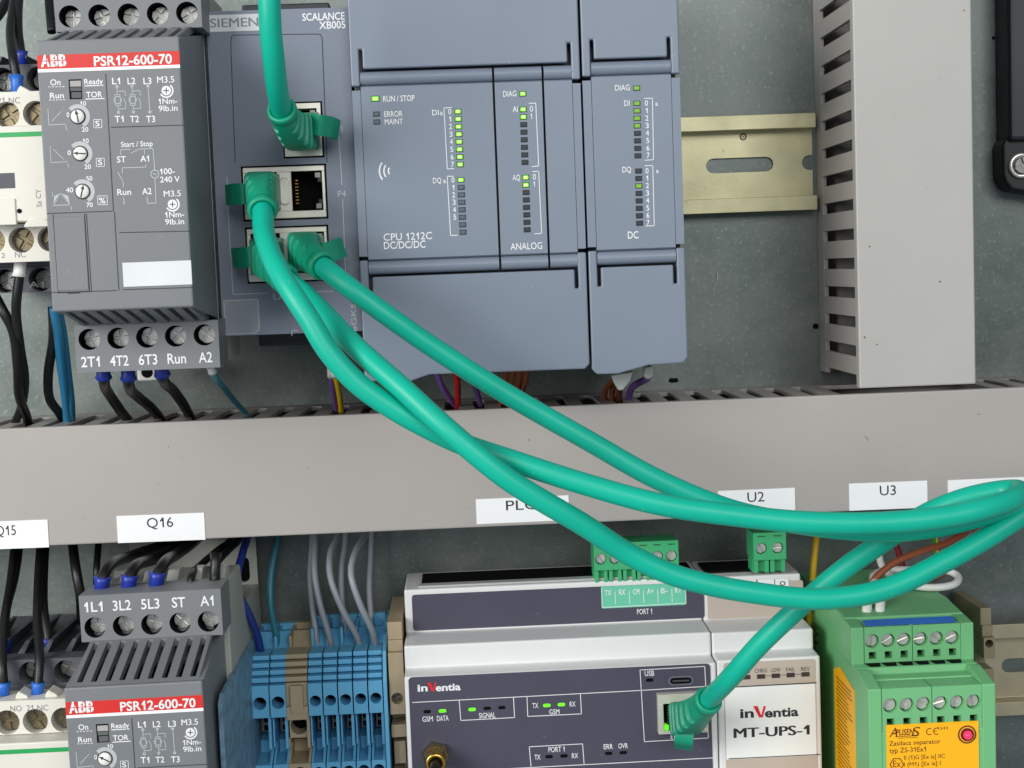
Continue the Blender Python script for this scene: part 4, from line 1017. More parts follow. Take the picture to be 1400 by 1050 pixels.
def backup_supply():
    xl, xr = at(981, 930, D3)[0], at(1122, 940, D3)[0]
    zt1 = at(1030, 787, D1)[1]; zb1 = at(1030, 845, D1)[1]; zb2 = at(1045, 889, D2)[1]
    t = thing('backup_supply', 'narrow white back-up supply with beige strip and black print on white', 'power supply', ((xl + xr) / 2, 0, zb2))
    stepped(t, 'housing', xl, xr, m_modw, (zt1, zb1, zb2, -170))
    m = MB(); m.box(xl + 2, xr - 8, 14, 30, zt1 + .25, zt1 + 1.0); part(t, 'terminal_slot', m, m_dark)
    x0, x1 = at(967, 820, D1)[0], at(1098, 812, D1)[0]; a, b = at(1030, 844, D1)[1], at(1030, 796, D1)[1]
    m = MB(); m.prism_xz(rrect(x0, x1, a, b, .8), D1, D1 + .3); tl = part(t, 'terminal_label', m, m_modb)
    m = MB(); q = pext(1026, 1078, 792, 806, D1); m.box(q[0], q[1], D1 + .28, D1 + .42, q[2], q[3]); ws = part(tl, 'white_label', m, m_white)
    m = MB(); ptext(m, 'L', 1034, 1041, 800.5, 8, D1 + .47, 0); ptext(m, 'o', 1066, 1074, 800.5, 9, D1 + .47, 0); ppoly(m, [(1059, 792), (1059.5, 804)], 1, D1 + .47); part(ws, 'lettering', m, m_black_ink)
    x0, x1 = at(990.5, 970, D3)[0], at(1115.5, 960, D3)[0]
    y1, y2, y3 = at(1052, 903.5, D3)[1], at(1053, 937, D3)[1], at(1058, 1035, D3)[1]
    m = MB(); m.prism_xz(rrect(x0, x1, -166, y1, 1.0), D3, D3 + .25); fp = part(t, 'front_panel', m, m_modb)
    m = MB(); m.box(x0 + .2, x1 - .2, D3 + .2, D3 + .36, y3, y2); wl = part(fp, 'white_field', m, M('white_print_film', (240, 240, 238), .4, var=.01))
    D = D3 + .42
    m = MB(); ppoly(m, [(992, 940), (1116, 933.5)], 1.5, D); ppoly(m, [(996, 1037.5), (1121, 1031.5)], 1.3, D); mr = MB(); brand(m, mr, 1012, 1092, 981, 12.5, D)
    ptext(m, 'MT-UPS-1', 1003, 1107, 1006.5, 13.5, D, .05)
    part(wl, 'lettering', m, m_black_ink); part(wl, 'red_letter', mr, m_redv)
    D = D3 + .3; m = MB()
    for k, s in enumerate(['BAT', 'CHRG', 'LOW', 'FAIL', 'REV']):
        px = 1020 + k * 20.3; w = (7, 8.5, 6.5, 6, 6)[k]; ptext(m, s, px - w, px + w, 920.3 - k * .8, 5.6, D, .008)
    ppoly(m, [(1040, 924.5), (1100, 921.5)], .8, D); part(fp, 'lettering', m, M('dark_grey_ink', (70, 64, 62), .5))
    for k in range(5):
        q = pext(1014.5 + k * 20.2, 1025.5 + k * 20.2, 922.5 - k * 1.0, 928.5 - k * 1.0, D3); m = MB(); m.box(q[0], q[1], D3 + .2, D3 + .42, q[2], q[3]); part(fp, 'lamp', m, M('lamp_brown', (62, 52, 46), .3))
    return t
backup_supply()

# ------------------------------------------------------------------ pluggable connectors
def connector(name, label, px0, px1, py0, py1, n, d, group, wires=()):
    x0, x1, z0, z1 = pext(px0, px1, py0, py1, d)
    t = thing(name, label, 'connector', ((x0 + x1) / 2, -d, z0), group)
    zm = z0 + (z1 - z0) * .32; w = (x1 - x0) / n
    m = MB(); m.box(x0, x1, d - 12, d - 4, zm, z1)
    for k in range(n): m.holed(x0 + w * k, x0 + w * (k + 1), zm, z1, circ(x0 + w * (k + .5), zm + (z1 - zm) * .42, 2.05, 18), d, 4)
    m.box(x0, x1, d - 4, d - .02, zm, zm + .05); m.box(x0, x1, d - 4, d - .02, z1 - .05, z1); m.box(x0, x0 + .02, d - 4, d, zm, z1); m.box(x1 - .02, x1, d - 4, d, zm, z1)
    part(t, 'housing', m, m_plug)
    for k in range(n): screw(t, x0 + w * (k + .5), zm + (z1 - zm) * .42, d - 1.2, 1.85, m_steel, 'slot', name='clamp_screw')
    for k in range(n):
        a = x0 + w * k
        m = MB(); m.box(a + .3, a + w * .30, d - 10, d - 1.0, z0, zm); m.box(a + w * .70, a + w - .3, d - 10, d - 1.0, z0, zm); m.box(a, a + w, d - 10, d - 3, z0, zm)
        part(t, 'key_rib', m, m_plug)
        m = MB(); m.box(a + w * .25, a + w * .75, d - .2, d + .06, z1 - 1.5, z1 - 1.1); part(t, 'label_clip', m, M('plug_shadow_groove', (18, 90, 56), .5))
    return t
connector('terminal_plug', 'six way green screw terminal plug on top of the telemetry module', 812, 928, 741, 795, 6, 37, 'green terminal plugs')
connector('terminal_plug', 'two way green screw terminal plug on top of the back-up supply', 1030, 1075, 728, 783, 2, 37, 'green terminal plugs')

# ------------------------------------------------------------------ green separator
E1, E2 = 81.0, 100.0
def separator():
    a0, a1 = at(1164, 885, E1)[0], at(1338, 872, E1)[0]; b0, b1 = at(1187.5, 990, E2)[0], at(1366, 985, E2)[0]
    xl, xr = a0, b1 - 1.0
    Z = lambda x, y, d: at(x, y, d)[1]
    zA = Z(1250, 855, E1); zB = Z(1250, 904, E1); zC = Z(1275, 939, E2)
    t = thing('separator_module', 'light green isolating supply module with orange label and red lamp', 'separator', ((xl + xr) / 2, 0, zC))
    ztop = Z(1250, 818, 55)
    zcut = Z(1276, 998, E2)                            # lower end of the second terminal row
    m = MB(); m.prism_dz([(8, ztop + .5), (52, ztop), (E1 - 9, zA + 1.2), (E1 - 9, zB), (E1 + 4.2, zB - .3), (E1 + 4.6, zC + .45), (E2 - 9, zC + .45), (E2 - 9, zcut), (E2 - .25, zcut), (E2 - .25, -190), (8, -190)], xl + .3, xr - .3)
    body = part(t, 'housing', m, m_sep, .5)
    # flanks left and right of the terminal rows
    for u, v in ((xl, xl + 4.2), (xr - 4.2, xr)):
        m = MB(); m.prism_dz([(50, ztop - .2), (54, ztop - .05), (E1, zA), (E1, zB - .6), (60, zB - .6)], u, v)
        m.prism_dz([(60, zB - 1.2), (E1 + 6, zB - .5), (E2, zC), (E2, -190), (60, -190)], u, v); part(t, 'flank', m, m_sep, .35)
    # terminal rows
    for (za, zb_, d, row) in ((zA, zB, E1, 0), (zC, Z(1276, 998, E2), E2, 1)):
        wx0, wx1 = xl + 4.2, xr - 4.2; half = (wx1 - wx0) / 2
        for hblk in range(2):
            m = MB(); u0 = wx0 + half * hblk + .12; u1 = wx0 + half * (hblk + 1) - .12; w = (u1 - u0) / 3; zs = zb_ + (za - zb_) * .36
            m.box(u0, u1, d - 14, d - 5, zb_ + .4, za - .4)
            cz = zs + (za - zs) * .38
            for k in range(3):
                cx = u0 + w * (k + .5)
                m.holed(u0 + w * k, u0 + w * (k + 1), zs, za, circ(cx, cz, 2.35, 20), d - .25, 4.5)
                m.holed(u0 + w * k, u0 + w * (k + 1), zb_, zs, [(cx - 1.2, zb_ + (zs - zb_) * .30), (cx + 1.2, zb_ + (zs - zb_) * .30), (cx + 1.2, zb_ + (zs - zb_) * .85), (cx - 1.2, zb_ + (zs - zb_) * .85)], d - .25, 4.5, floor=True)
            for q in ((u0, u0 + .02), (u1 - .02, u1)): m.box(*q, d - 14, d - .27, zb_, za)
            m.box(u0, u1, d - 14, d - .27, za - .03, za); m.box(u0, u1, d - 14, d - .27, zb_, zb_ + .03)
            tb = part(t, 'terminal_block', m, m_sep)
            for k in range(3):
                cx = u0 + w * (k + .5); screw(t, cx, cz, d - 1.9, 2.05, m_steel, 'slot', name='terminal_screw')
                m = MB(); m.rect(cx - 1.15, cx + 1.15, zb_ + (zs - zb_) * .32, zb_ + (zs - zb_) * .83, d - 4.6); part(tb, 'probe_opening', m, m_dark)
    # wire slits in the ledge between the rows, blue label
    wx0, wx1 = xl + 4.2, xr - 4.2; w = (wx1 - wx0) / 6
    for k in range(6):
        cx = wx0 + w * (k + .5); m = MB(); m.prism_xd([(cx - 2.3, E1 + .1), (cx + 2.3, E1 + .1), (cx + 1.6, E1 + 3.4), (cx - 1.6, E1 + 3.4)], zB - .25, zB + .05); part(t, 'wire_slit', m, m_dark)
    m = MB(); m.prism_dz([(E1 - 4.6, zA + 1.35), (E1 - 4.2, zA + 1.45), (E1 - .6, zA + .2), (E1 - 1.0, zA + .1)], xl + 5, xr - 5.5); bl = part(t, 'blue_label', m, m_bluelab)
    m = MB()
    for px0, px1 in ((1194, 1201), (1213, 1219), (1238, 1253), (1256, 1266), (1284, 1318)): ptext(m, '-p-' if px1 - px0 > 8 else 'p', px0, px1, 858 - (px0 - 1194) * .04, 4, E1 - 1.0, .01)
    part(bl, 'lettering', m, m_white_ink)
    # orange front label
    q = pext(1212.5, 1338.5, 987.5, 1130, E2); m = MB(); m.box(q[0], q[1], E2 - .4, E2 + .1, q[2], q[3] - .2); ol = part(t, 'front_label', m, m_orange)
    D = E2 + .16; m = MB(); P = lambda *a: ptext(m, *a)
    P('A', 1216, 1227, 1007.5, 13, D, .005, .25); P('PLISEN', 1225, 1249, 1005, 8.5, D, .015, .1); P('S', 1246, 1256, 1006.5, 13, D, .0, .25)
    ppoly(m, [(1224, 1007.5), (1256, 1005.5)], 1, D); ppoly(m, [(1228, 1009.5), (1255, 1008)], .7, D)
    cx, cz = at(1271, 1000, E2); s = scl(E2); m.ring(cx, cz, 4 / s, 5.2 / s, D, 60, 300, 14); cx, cz = at(1280.5, 999.5, E2); m.ring(cx, cz, 4 / s, 5.2 / s, D, 60, 300, 14); ppoly(m, [(1276.5, 999.6), (1281, 999.4)], 1, D)
    P('1543', 1281.5, 1296, 997.5, 4, D, 0)
    P('Zasilacz separator', 1215.5, 1286, 1018, 6.3, D, .006); P('typ ZS-31Ex1', 1216, 1266, 1028.5, 7, D, .006)
    P('II (1)G [Ex ia] IIC', 1236, 1292, 1037.5, 6, D, .004); P('I (M1) [Ex ia] I', 1236, 1286, 1047, 6, D, .004); P('Ex', 1221, 1231.5, 1048.5, 9, D, .006)
    hx = [at(1225.8 + 9.2 * math.cos(R(60 * k)), 1045 + 9.2 * math.sin(R(60 * k)), E2) for k in range(7)]; m.poly(hx, .3, D)
    part(ol, 'lettering', m, m_brown_ink)
    cx, cz = at(1322, 1004, E2); m = MB(); m.ring(cx, cz, 11 / s, 13.2 / s, D, 0, 360, 28); part(ol, 'lamp_ring', m, m_brown_ink)
    m = MB(); m.cyl(cx, cz, E2, E2 + .5, 9.2 / s, 24); lf = part(t, 'lamp_socket', m, M('lamp_maroon', (88, 14, 34), .35))
    m = MB(); m.lathe((cx, -E2 - .4, cz), (0, -1, 0), [(6.3 / s, 0), (6.2 / s, .6), (4.8 / s, 1.3), (2.4 / s, 1.7), (.01, 1.8)], 20); part(lf, 'lamp', m, m_led_red)
    # orange side label on the left flank
    m = MB(); zt = Z(1137, 915, 62); m.box(xl - .12, xl, 58, 84, -190, zt - 1); m.add([(xl - .12, -58, zt - 1), (xl - .12, -84, zt - 1), (xl - .12, -66, zt + 2)], [(0, 1, 2)])
    sl = part(t, 'side_label', m, m_orange)
    m = MB()
    for k in range(40):
        z0 = zt - 3 - k * 1.35; a = 61 + (k % 3) * .6; L = random.uniform(11, 20)
        m.add([(xl - .16, -a, z0), (xl - .16, -a - L, z0 - .0), (xl - .16, -a - L, z0 + .42), (xl - .16, -a, z0 + .42)], [(0, 1, 2, 3)])
    part(sl, 'lettering', m, m_brown_ink)
    return t
separator()

# ------------------------------------------------------------------ rail terminals
DB = 48.0
def rail_terminal(name, label, px0, px1, mat, group, dark=False, beige=False, y=900):
    x0, x1 = at(px0, y + 50, DB)[0], at(px1, y + 50, DB)[0]; xc = (x0 + x1) / 2
    Z = lambda yy, d=DB: at((px0 + px1) / 2, yy - ((px0 + px1) / 2 - 440) * .048, d)[1]
    t = thing(name, label, 'terminal block', (xc, 0, Z(950)), group)
    g = .18; a, b = x0 + g, x1 - g
    hy, rh = 958, min(2.25, (b - a) / 2 - .45)
    zf1, zf0 = Z(934), Z(978)
    # foot and centre of the block
    m = MB(); m.prism_dz([(4, Z(870, 20)), (22, Z(862, 24)), (30, Z(893, 30)), (DB - 12, zf1 + 1), (DB - 12, zf0), (26, zf0 - 1), (26, Z(1022)), (DB - 14, Z(1026)), (DB - 14, -175), (4, -175)], a, b)
    part(t, 'body', m, mat)
    if not beige:
        m = MB(); m.holed(a, b, zf0, zf1, circ(xc, Z(hy), rh, 18), DB, 8, floor=False)
        m.box(a, a + .02, DB - 12, DB, zf0, zf1); m.box(b - .02, b, DB - 12, DB, zf0, zf1); m.box(a, b, DB - 12, DB - .02, zf1 - .03, zf1); m.box(a, b, DB - 12, DB - .02, zf0, zf0 + .03)
        part(t, 'test_socket', m, mat)
        m = MB(); m.cyl(xc, Z(hy), DB - 11.9, DB - 8.5, rh + .1, 16); part(t, 'socket_floor', m, m_dark)
    else:
        m = MB(); m.box(a, b, DB - 12, DB - 2, zf0, zf1); m.box(a + 1.6, b - 1.6, DB - 2, DB, zf0 + 1, zf1 - .6); m.box(a, b, DB - 3, DB - .5, zf0 - 1.5, zf0 + 3.2)
        part(t, 'centre_block', m, mat, .3)
        m = MB(); m.holed(a, b, Z(1012), zf0 - 1.5, circ(xc, Z(996), 3.0, 20), DB - 4, 7, floor=False); part(t, 'test_socket', m, mat)
        m = MB(); m.cyl(xc, Z(996), DB - 14, DB - 10.8, 3.2, 16); part(t, 'socket_floor', m, m_dark)
    # marker ridges stepping back towards the top
    for k in range(4):
        ya = 931 - k * 10.3; d = DB - 1.0 - k * 1.6
        m = MB(); m.box(a, b, d - 10, d, Z(ya, d) + .25, Z(ya - 7.2, d)); m.box(a, b - .9 if k % 2 else b, d - 10, d - 1.5, Z(ya, d) - .3, Z(ya, d) + .3); part(t, 'marker_ridge', m, mat, .25)
    # lower half: side wall, spring clamp opening, second socket
    m = MB(); m.box(b - .9, b, 24, DB - 2, Z(1024), zf0); m.box(a, a + .5, 24, DB - 4, Z(1024), zf0); part(t, 'partition', m, mat)
    if not beige:
        m = MB(); m.box(a + 1.0, b - 1.1, 26, 33, zf0 - 9.6, zf0 - 3.6); cm = part(t, 'clamp_spring', m, M('spring_steel', (120, 122, 122), .4, metal=.6), .2)
        m = MB(); q = (b - a - 2.1) * .26; xm = (a + b) / 2; m.box(xm - q, xm + q, 32.6, 33.2, zf0 - 9.0, zf0 - 7.2); m.box(xm - q, xm + q, 32.6, 33.2, zf0 - 6.0, zf0 - 4.2); part(cm, 'opening', m, m_dark)
    zl1 = Z(1024); zl0 = Z(1075)
    m = MB(); m.prism_dz([(DB - 14, zl1), (DB - 9, zl1), (DB - 1, zl1 - 4.5), (DB - 1, zl1 - 5), (DB - 14, zl1 - 5)], a, a + .7); m.prism_dz([(DB - 14, zl1), (DB - 9, zl1), (DB - 1, zl1 - 4.5), (DB - 1, zl1 - 5), (DB - 14, zl1 - 5)], b - .9, b)
    m.holed(a, b, zl0, zl1 - 4.8, circ(xc, zl1 - 8.2, rh, 18), DB, 9, floor=False); m.box(a, b, DB - 14, DB - .02, zl1 - 5.0, zl1 - 4.8)
    part(t, 'lower_socket', m, mat)
    m = MB(); m.cyl(xc, zl1 - 8.2, DB - 13, DB - 9.2, rh + .1, 16); part(t, 'socket_floor', m, m_dark)
    # wire funnel behind the ridges
    m = MB(); zt = Z(852 + (8 if dark else 0), 22); m.box(a, a + .9, 10, 30, Z(893, 30), zt); m.box(a, b, 10, 13, Z(893, 30), zt + .6); part(t, 'wire_funnel', m, mat)
    return t
rail_terminal('terminal_block', 'wide blue rail terminal, leftmost in the row, taking the dark blue wire', 341, 368, m_tblue, 'blue rail terminals', True)
rail_terminal('terminal_block', 'blue rail terminal immediately left of the beige terminal', 368, 391, m_tblue, 'blue rail terminals', True)
rail_terminal('terminal_block', 'beige rail terminal between two groups of blue ones', 389, 421, m_tbeige, None, True, beige=True)
for k, lab in enumerate(('blue rail terminal directly right of the beige terminal', 'blue rail terminal, second to the right of the beige one', 'blue rail terminal in the middle of the right hand five',
                         'blue rail terminal, second from the right end of the row', 'blue rail terminal at the right end, before the tall beige end clamp')):
    rail_terminal('terminal_block', lab, 420.5 + k * 20.7, 441 + k * 20.7, m_tblue, 'blue rail terminals')
# speckled end plate on the left of the row, standing well proud of it
x = at(345, 930, DB)[0]
m = MB(); m.prism_dz([(6, at(330, 870, 10)[1]), (30, at(335, 868, 30)[1]), (DB + 2, at(340, 884, DB)[1]), (102, at(305, 945, 100)[1]), (106, at(301, 960, 104)[1]), (106, -175), (6, -175)], x - 1.8, x - .3)
solid('end_plate', 'dusty speckled blue end plate between soft starter and blue terminals', 'end plate', m, m_endplate, (x, -20, -110), bevel=.3)
x = at(527, 940, 46)[0]
m = MB(); m.prism_dz([(6, at(527, 850, 24)[1]), (26, at(527, 850, 26)[1]), (44, at(527, 890, 44)[1]), (49, at(527, 930, 46)[1]), (49, -175), (6, -175)], x - .6, x + .7)
solid('end_plate', 'thin blue end plate beside the tall beige end clamp', 'end plate', m, m_tblue, (x, -20, -110), bevel=.15)
def end_clamp(name, label, px0, px1, ytop, d, mat, yhole):
    x0, x1 = at(px0, yhole, d)[0], at(px1, yhole, d)[0]; xc = (x0 + x1) / 2; Z = lambda y, dd=d: at((px0 + px1) / 2, y, dd)[1]
    t = thing(name, label, 'end clamp', (xc, 0, Z(yhole)))
    zt = Z(ytop); zh = Z(yhole)
    m = MB(); m.prism_dz([(4, zt), (d - 3, zt), (d - 3, zt - 6), (d - 1.5, zt - 6), (d - 1.5, zt - 10), (d - 9.5, zt - 10), (d - 9.5, zh + 6), (d - 9.5, zh - 6), (d - 9.5, -175), (4, -175)], x0, x1); part(t, 'body', m, mat, .3)
    m = MB(); m.holed(x0, x1, zh - 5.5, zt - 10, circ(xc, zh, min(2.9, (x1 - x0) / 2 - .5), 20), d, 9, floor=False)
    for q in ((x0, x0 + .02), (x1 - .02, x1)): m.box(*q, d - 9.5, d, zh - 5.5, zt - 10)
    m.box(x0, x1, d - 9.5, d - .02, zt - 10.03, zt - 10); m.box(x0, x1, d - 9.5, d - .02, zh - 5.5, zh - 5.47)
    part(t, 'screw_well', m, mat)
    screw(t, xc, zh, d - 5.5, 2.4, m_dscrew, 'slot')
    m = MB(); m.box(x0, x1, d - 9.5, d - 1, zh - 14, zh - 9.5); m.box(x0 + .6, x1 - .6, d - 9.5, d - 3, zh - 24, zh - 16); m.box(x0, x1 - 1.5, d - 9.5, d - 1.5, zh - 34, zh - 26); part(t, 'label_ledge', m, mat, .3)
    return t
end_clamp('end_clamp', 'tall beige end clamp between blue terminals and telemetry module', 533, 553.5, 853, 47, m_tbeige, 955)
end_clamp('end_clamp', 'beige brown end clamp tucked behind the right side of the green separator', 1345, 1360, 834, 36, M('clamp_brown', (150, 138, 110), .5, var=.08), 880)
# green earth terminals seen in the gap before the separator
for k, (pa, pb, lab) in enumerate(((1121, 1130, 'thin green and yellow earth terminal beside the back-up supply'), (1130, 1144, 'dark green earth terminal half hidden by the green separator'))):
    x0, x1 = at(pa, 950, 40)[0], at(pb, 950, 40)[0]; Z = lambda y, d=40: at(1130, y, d)[1]
    t = thing('earth_terminal', lab, 'terminal block', ((x0 + x1) / 2, 0, Z(950)), 'earth terminals')
    m = MB(); m.prism_dz([(4, Z(850)), (28, Z(850)), (28, Z(868)), (32, Z(868)), (32, Z(880)), (30, Z(880)), (30, Z(900)), (34, Z(900)), (34, -175), (4, -175)], x0 + .1, x1 - .1); part(t, 'body', m, m_tgreen if k else M('terminal_yellow', (196, 170, 40), .5), .2)
    for q in range(4):
        ya = 862 + q * 12; m = MB(); m.box(x0 + .1, x1 - .1, 26, 36 - q * .5, Z(ya + 8), Z(ya)); part(t, 'marker_ridge', m, m_tgreen, .25)
    for yc in (948, 1040):
        if k == 0: continue
        m = MB(); m.holed(x0, x1, Z(yc + 26), Z(yc - 26), circ((x0 + x1) / 2, Z(yc), 1.6, 16), 40, 6); part(t, 'test_socket', m, m_tgreen)
        m = MB(); m.cyl((x0 + x1) / 2, Z(yc), 33.5, 34.3, 1.5, 14); part(t, 'socket_floor', m, m_dark)

# ------------------------------------------------------------------ black bracket at the right edge
c = at(1398, 226, 13)
t = thing('black_bracket', 'black plastic bracket with a steel screw at the right edge', 'bracket', (c[0] + 4, 0, c[1]))
g = lambda px, py: at(px, py, 11)
m = MB(); m.prism_xz([g(1371, 198), g(1372, 240), g(1375, 249), g(1383, 260), g(1450, 270), g(1450, 180), g(1384, 185), g(1375, 190)], .2, 11); part(t, 'foot', m, m_blackp, 1.6, 3)
m = MB(); a, b = at(1380, 90, 14)[0], at(1450, 90, 14)[0]; m.box(a, b, .2, 14, at(1400, 192, 14)[1], 300); part(t, 'bar', m, M('dark_navy_bar', (34, 37, 46), .4), 1.6, 3)
m = MB(); m.lathe((c[0], -10.8, c[1]), (0, -1, 0), [(4.6, 0), (4.6, 1.2), (4.2, 1.6), (3.3, 1.6), (3.1, 1.2), (.01, 1.2)], 28); w = part(t, 'washer', m, m_steel)
screw(t, c[0], c[1], 13.6, 2.9, m_dscrew, 'cross', 20)

# ------------------------------------------------------------------ green patch cables
CR = 3.05
def boot(parent, pts, w0, h0, ref, name='plug_boot'):
    """ribbed strain relief that narrows from the plug to the round cable"""
    P = smooth_path(pts, 22); fr = frames(P, ref); N = len(P); rings = []
    for i, (p, (tt, u, w)) in enumerate(zip(P, fr)):
        f = i / (N - 1); notch = .2 < f < .84 and ((f - .2) * 8) % 1 > .58
        sh = 1 - .26 * max(0, f - .15) / .85
        a, b = w0 / 2 * sh, h0 / 2 * sh
        e = .30 + .70 * max(0, (f - .45) / .55)            # square plug -> round sleeve
        ring = []
        for q in range(32):
            th = 2 * math.pi * q / 32; cc, ss = math.cos(th), math.sin(th)
            k = .74 if notch and abs(cc) > .42 else 1.0
            ring.append(p + u * a * k * math.copysign(abs(cc) ** e, cc) + w * b * (k if abs(ss) > .42 else 1) * math.copysign(abs(ss) ** e, ss))
        rings.append(ring)
    t_, p_ = fr[-1][0], P[-1]
    m = MB(); m.lathe(p_ - t_ * 2.6, t_, [(4.0, 0), (4.35, .4), (4.35, 2.6), (4.0, 3.2), (CR + .1, 3.2), (CR + .1, 2.2)], 28); part(parent, 'collar', m, m_boot)
    m = MB(); m.loft(rings, smooth=False); return part(parent, name, m, m_boot)
def strip(parent, pts, width, thick, up, name='latch_cover'):
    P = smooth_path(pts, 6); fr = frames(P, up); rings = []
    for p, (tt, u, w) in zip(P, fr): rings.append([p + u * width / 2 + w * thick / 2, p - u * width / 2 + w * thick / 2, p - u * width / 2 - w * thick / 2, p + u * width / 2 - w * thick / 2])
    m = MB(); m.loft(rings, smooth=False); return part(parent, name, m, m_boot, .25)
def patch_cable(label, bootpts, cablepts, clip, org, bw=9.6, bh=11.2, end_boot=None, end_clip=None):
    t = thing('patch_cable', label, 'cable', org, 'green network patch cables')
    B = [p3(*q) for q in bootpts]; C = [p3(*q) for q in cablepts]
    m = MB(); m.tube(B[-2:] + C if not end_boot else B[-2:] + C + [p3(*q) for q in end_boot[::-1]][:2], CR, 20, 10); part(t, 'jacket', m, m_cable)
    b = boot(t, B, bw, bh, (1, 0, 0)); strip(b, [p3(*q) for q in clip], 6.2, 1.3, (0, 0, 1))
    m = MB(); p = B[0]; m.box(p.x - 5.3, p.x + 5.3, -p.y - 8, -p.y + 1.5, p.z - 5.5, p.z + 5.5); part(t, 'plug_body', m, M('clear_plug', (120, 150, 140), .2), .4)
    if end_boot:
        E_ = [p3(*q) for q in end_boot]; b2 = boot(t, E_, 10.5, 11, (1, 0, 0)); strip(b2, [p3(*q) for q in end_clip], 6.0, 1.4, (1, 0, 0))
        m = MB(); p = E_[0]; m.box(p.x - 5, p.x + 5, -p.y - 6, -p.y + 1.5, p.z - 5, p.z + 5); part(t, 'plug_body', m, MATS['clear_plug'], .4)
    return t
patch_cable('green cable hanging from the top of the picture into the uppermost port',
            [(414, 179, 80), (411, 181, 90), (403, 178, 99), (392, 165, 107), (385, 150, 113)], [(379, 122, 122), (374, 80, 130), (370, 40, 134), (368, -10, 136), (367, -80, 136)],
            [(424, 170, 93), (436, 171, 96), (450, 173, 93), (461, 178, 86)], (*at(414, 179, 80)[:1], -80, at(414, 179, 80)[1]))
patch_cable('green cable from the left middle port, looping back into the telemetry module',
            [(360, 263, 80), (356, 259, 90), (355, 262, 101), (357, 272, 110), (359, 288, 117)],
            [(361, 318, 125), (369, 345, 132), (384, 376, 140), (402, 405, 144), (423, 437, 146), (449, 480, 147), (490, 525, 147), (540, 560, 147), (587, 586, 147), (632, 607, 147), (700, 630, 149), (800, 662, 152), (900, 689, 155), (1000, 704, 157),
             (1100, 714, 158), (1200, 715, 158), (1290, 707, 158), (1350, 694, 156), (1388, 681, 150), (1393, 671, 142), (1372, 671, 138), (1325, 680, 136), (1270, 701, 133), (1210, 739, 131), (1150, 781, 129), (1095, 828, 127), (1040, 880, 123), (1000, 925, 117)],
            [(343, 264, 92), (333, 265, 97), (322, 265, 94), (311, 267, 87)], (*at(360, 263, 80)[:1], -80, at(360, 263, 80)[1]),
            end_boot=[(936, 982, 64), (937, 982, 74), (943, 980, 84), (954, 972, 94), (969, 957, 103)], end_clip=[(936, 992, 76), (936, 1002, 80), (935, 1012, 80), (934, 1022, 74)])
patch_cable('green cable from the left bottom port, lying lowest and leaving at right',
            [(366, 350, 80), (363, 350, 90), (364, 355, 100), (374, 366, 108), (390, 382, 114)],
            [(413, 400, 120), (447, 434, 130), (490, 478, 140), (550, 531, 149), (600, 577, 154), (650, 620, 156), (700, 659, 156), (800, 719, 153), (859, 757, 150), (918, 785, 149), (977, 801, 149), (1035, 811, 149), (1095, 818, 148), (1139, 818, 147), (1190, 811, 146), (1228, 799, 145), (1287, 770, 143), (1346, 737, 141), (1400, 703, 139), (1470, 660, 136), (1560, 615, 130), (1700, 575, 125), (1900, 550, 120), (2100, 545, 115)],
            [(352, 350, 92), (343, 351, 97), (332, 352, 94), (320, 353, 87)], (*at(366, 350, 80)[:1], -80, at(366, 350, 80)[1]))
patch_cable('green cable from the right bottom port, running behind the other two',
            [(420, 346, 80), (414, 341, 90), (415, 343, 100), (425, 352, 108), (441, 364, 114)],
            [(475, 391, 119), (525, 428, 120), (579, 466, 119), (640, 506, 118), (700, 543, 117), (800, 600, 117), (900, 656, 120), (1000, 697, 126), (1080, 714, 134), (1160, 724, 140), (1230, 726, 142), (1300, 716, 142), (1370, 697, 140), (1430, 680, 136), (1520, 655, 130), (1700, 622, 118), (1900, 605, 112), (2100, 600, 108)],
            [(434, 346, 92), (444, 346, 97), (455, 343, 95), (468, 338, 88)], (*at(420, 346, 80)[:1], -80, at(420, 346, 80)[1]))

# ------------------------------------------------------------------ wires
def wire(label, mat, r, pts, ferr=None, fmat=None, group='black wires', flen=6, stripe=None, cat='wire'):
    P = [p3(*q) for q in pts]
    o = P[0]
    t = thing('wire', label, cat, (o.x, o.y, o.z), group)
    m = MB(); m.tube(P, r, 10, 6); w = part(t, 'insulation', m, mat)
    if stripe:
        m = MB(); m.tube([p + Vector((r * .45, -r * .75, 0)) for p in P], r * .42, 6, 6); part(w, 'stripe', m, stripe)
    if ferr is not None:
        a = P[0] if ferr == 0 else P[-1]; b = P[1] if ferr == 0 else P[-2]; u = (b - a).normalized()
        m = MB(); m.lathe(a - u * 1.0, u, [(r * 1.25, 0), (r * 1.25, flen * .75), (r * 1.5, flen), (r * .8, flen)], 14); part(t, 'ferrule', m, fmat or m_ferr)
    return t
G1 = 'wires of the upper soft starter'
wire('black wire with blue ferrule under terminal 2T1', m_wblk, 1.75, [(141, 505, 82), (142, 520, 80), (150, 540, 50), (165, 562, 38), (178, 580, 26), (185, 600, 20)], 0, None, G1, 4)
wire('black wire with blue ferrule under terminal 4T2', m_wblk, 1.75, [(175, 504, 82), (176, 524, 80), (188, 542, 50), (207, 558, 38), (222, 578, 26), (230, 600, 20)], 0, None, G1, 4.6)
wire('black wire with blue ferrule under terminal 6T3', m_wblk, 1.75, [(220, 502, 82), (223, 518, 79), (238, 535, 50), (252, 555, 38), (262, 576, 26), (268, 598, 20)], 0, None, G1, 4)
wire('thin teal wire with white ferrule under terminal A2', m_wteal, 1.0, [(288, 503, 80), (293, 514, 77), (308, 532, 50), (322, 550, 38), (338, 568, 28), (348, 585, 22)], 0, m_wwhite, G1, 3)
G2 = 'loose wires left of the soft starter'
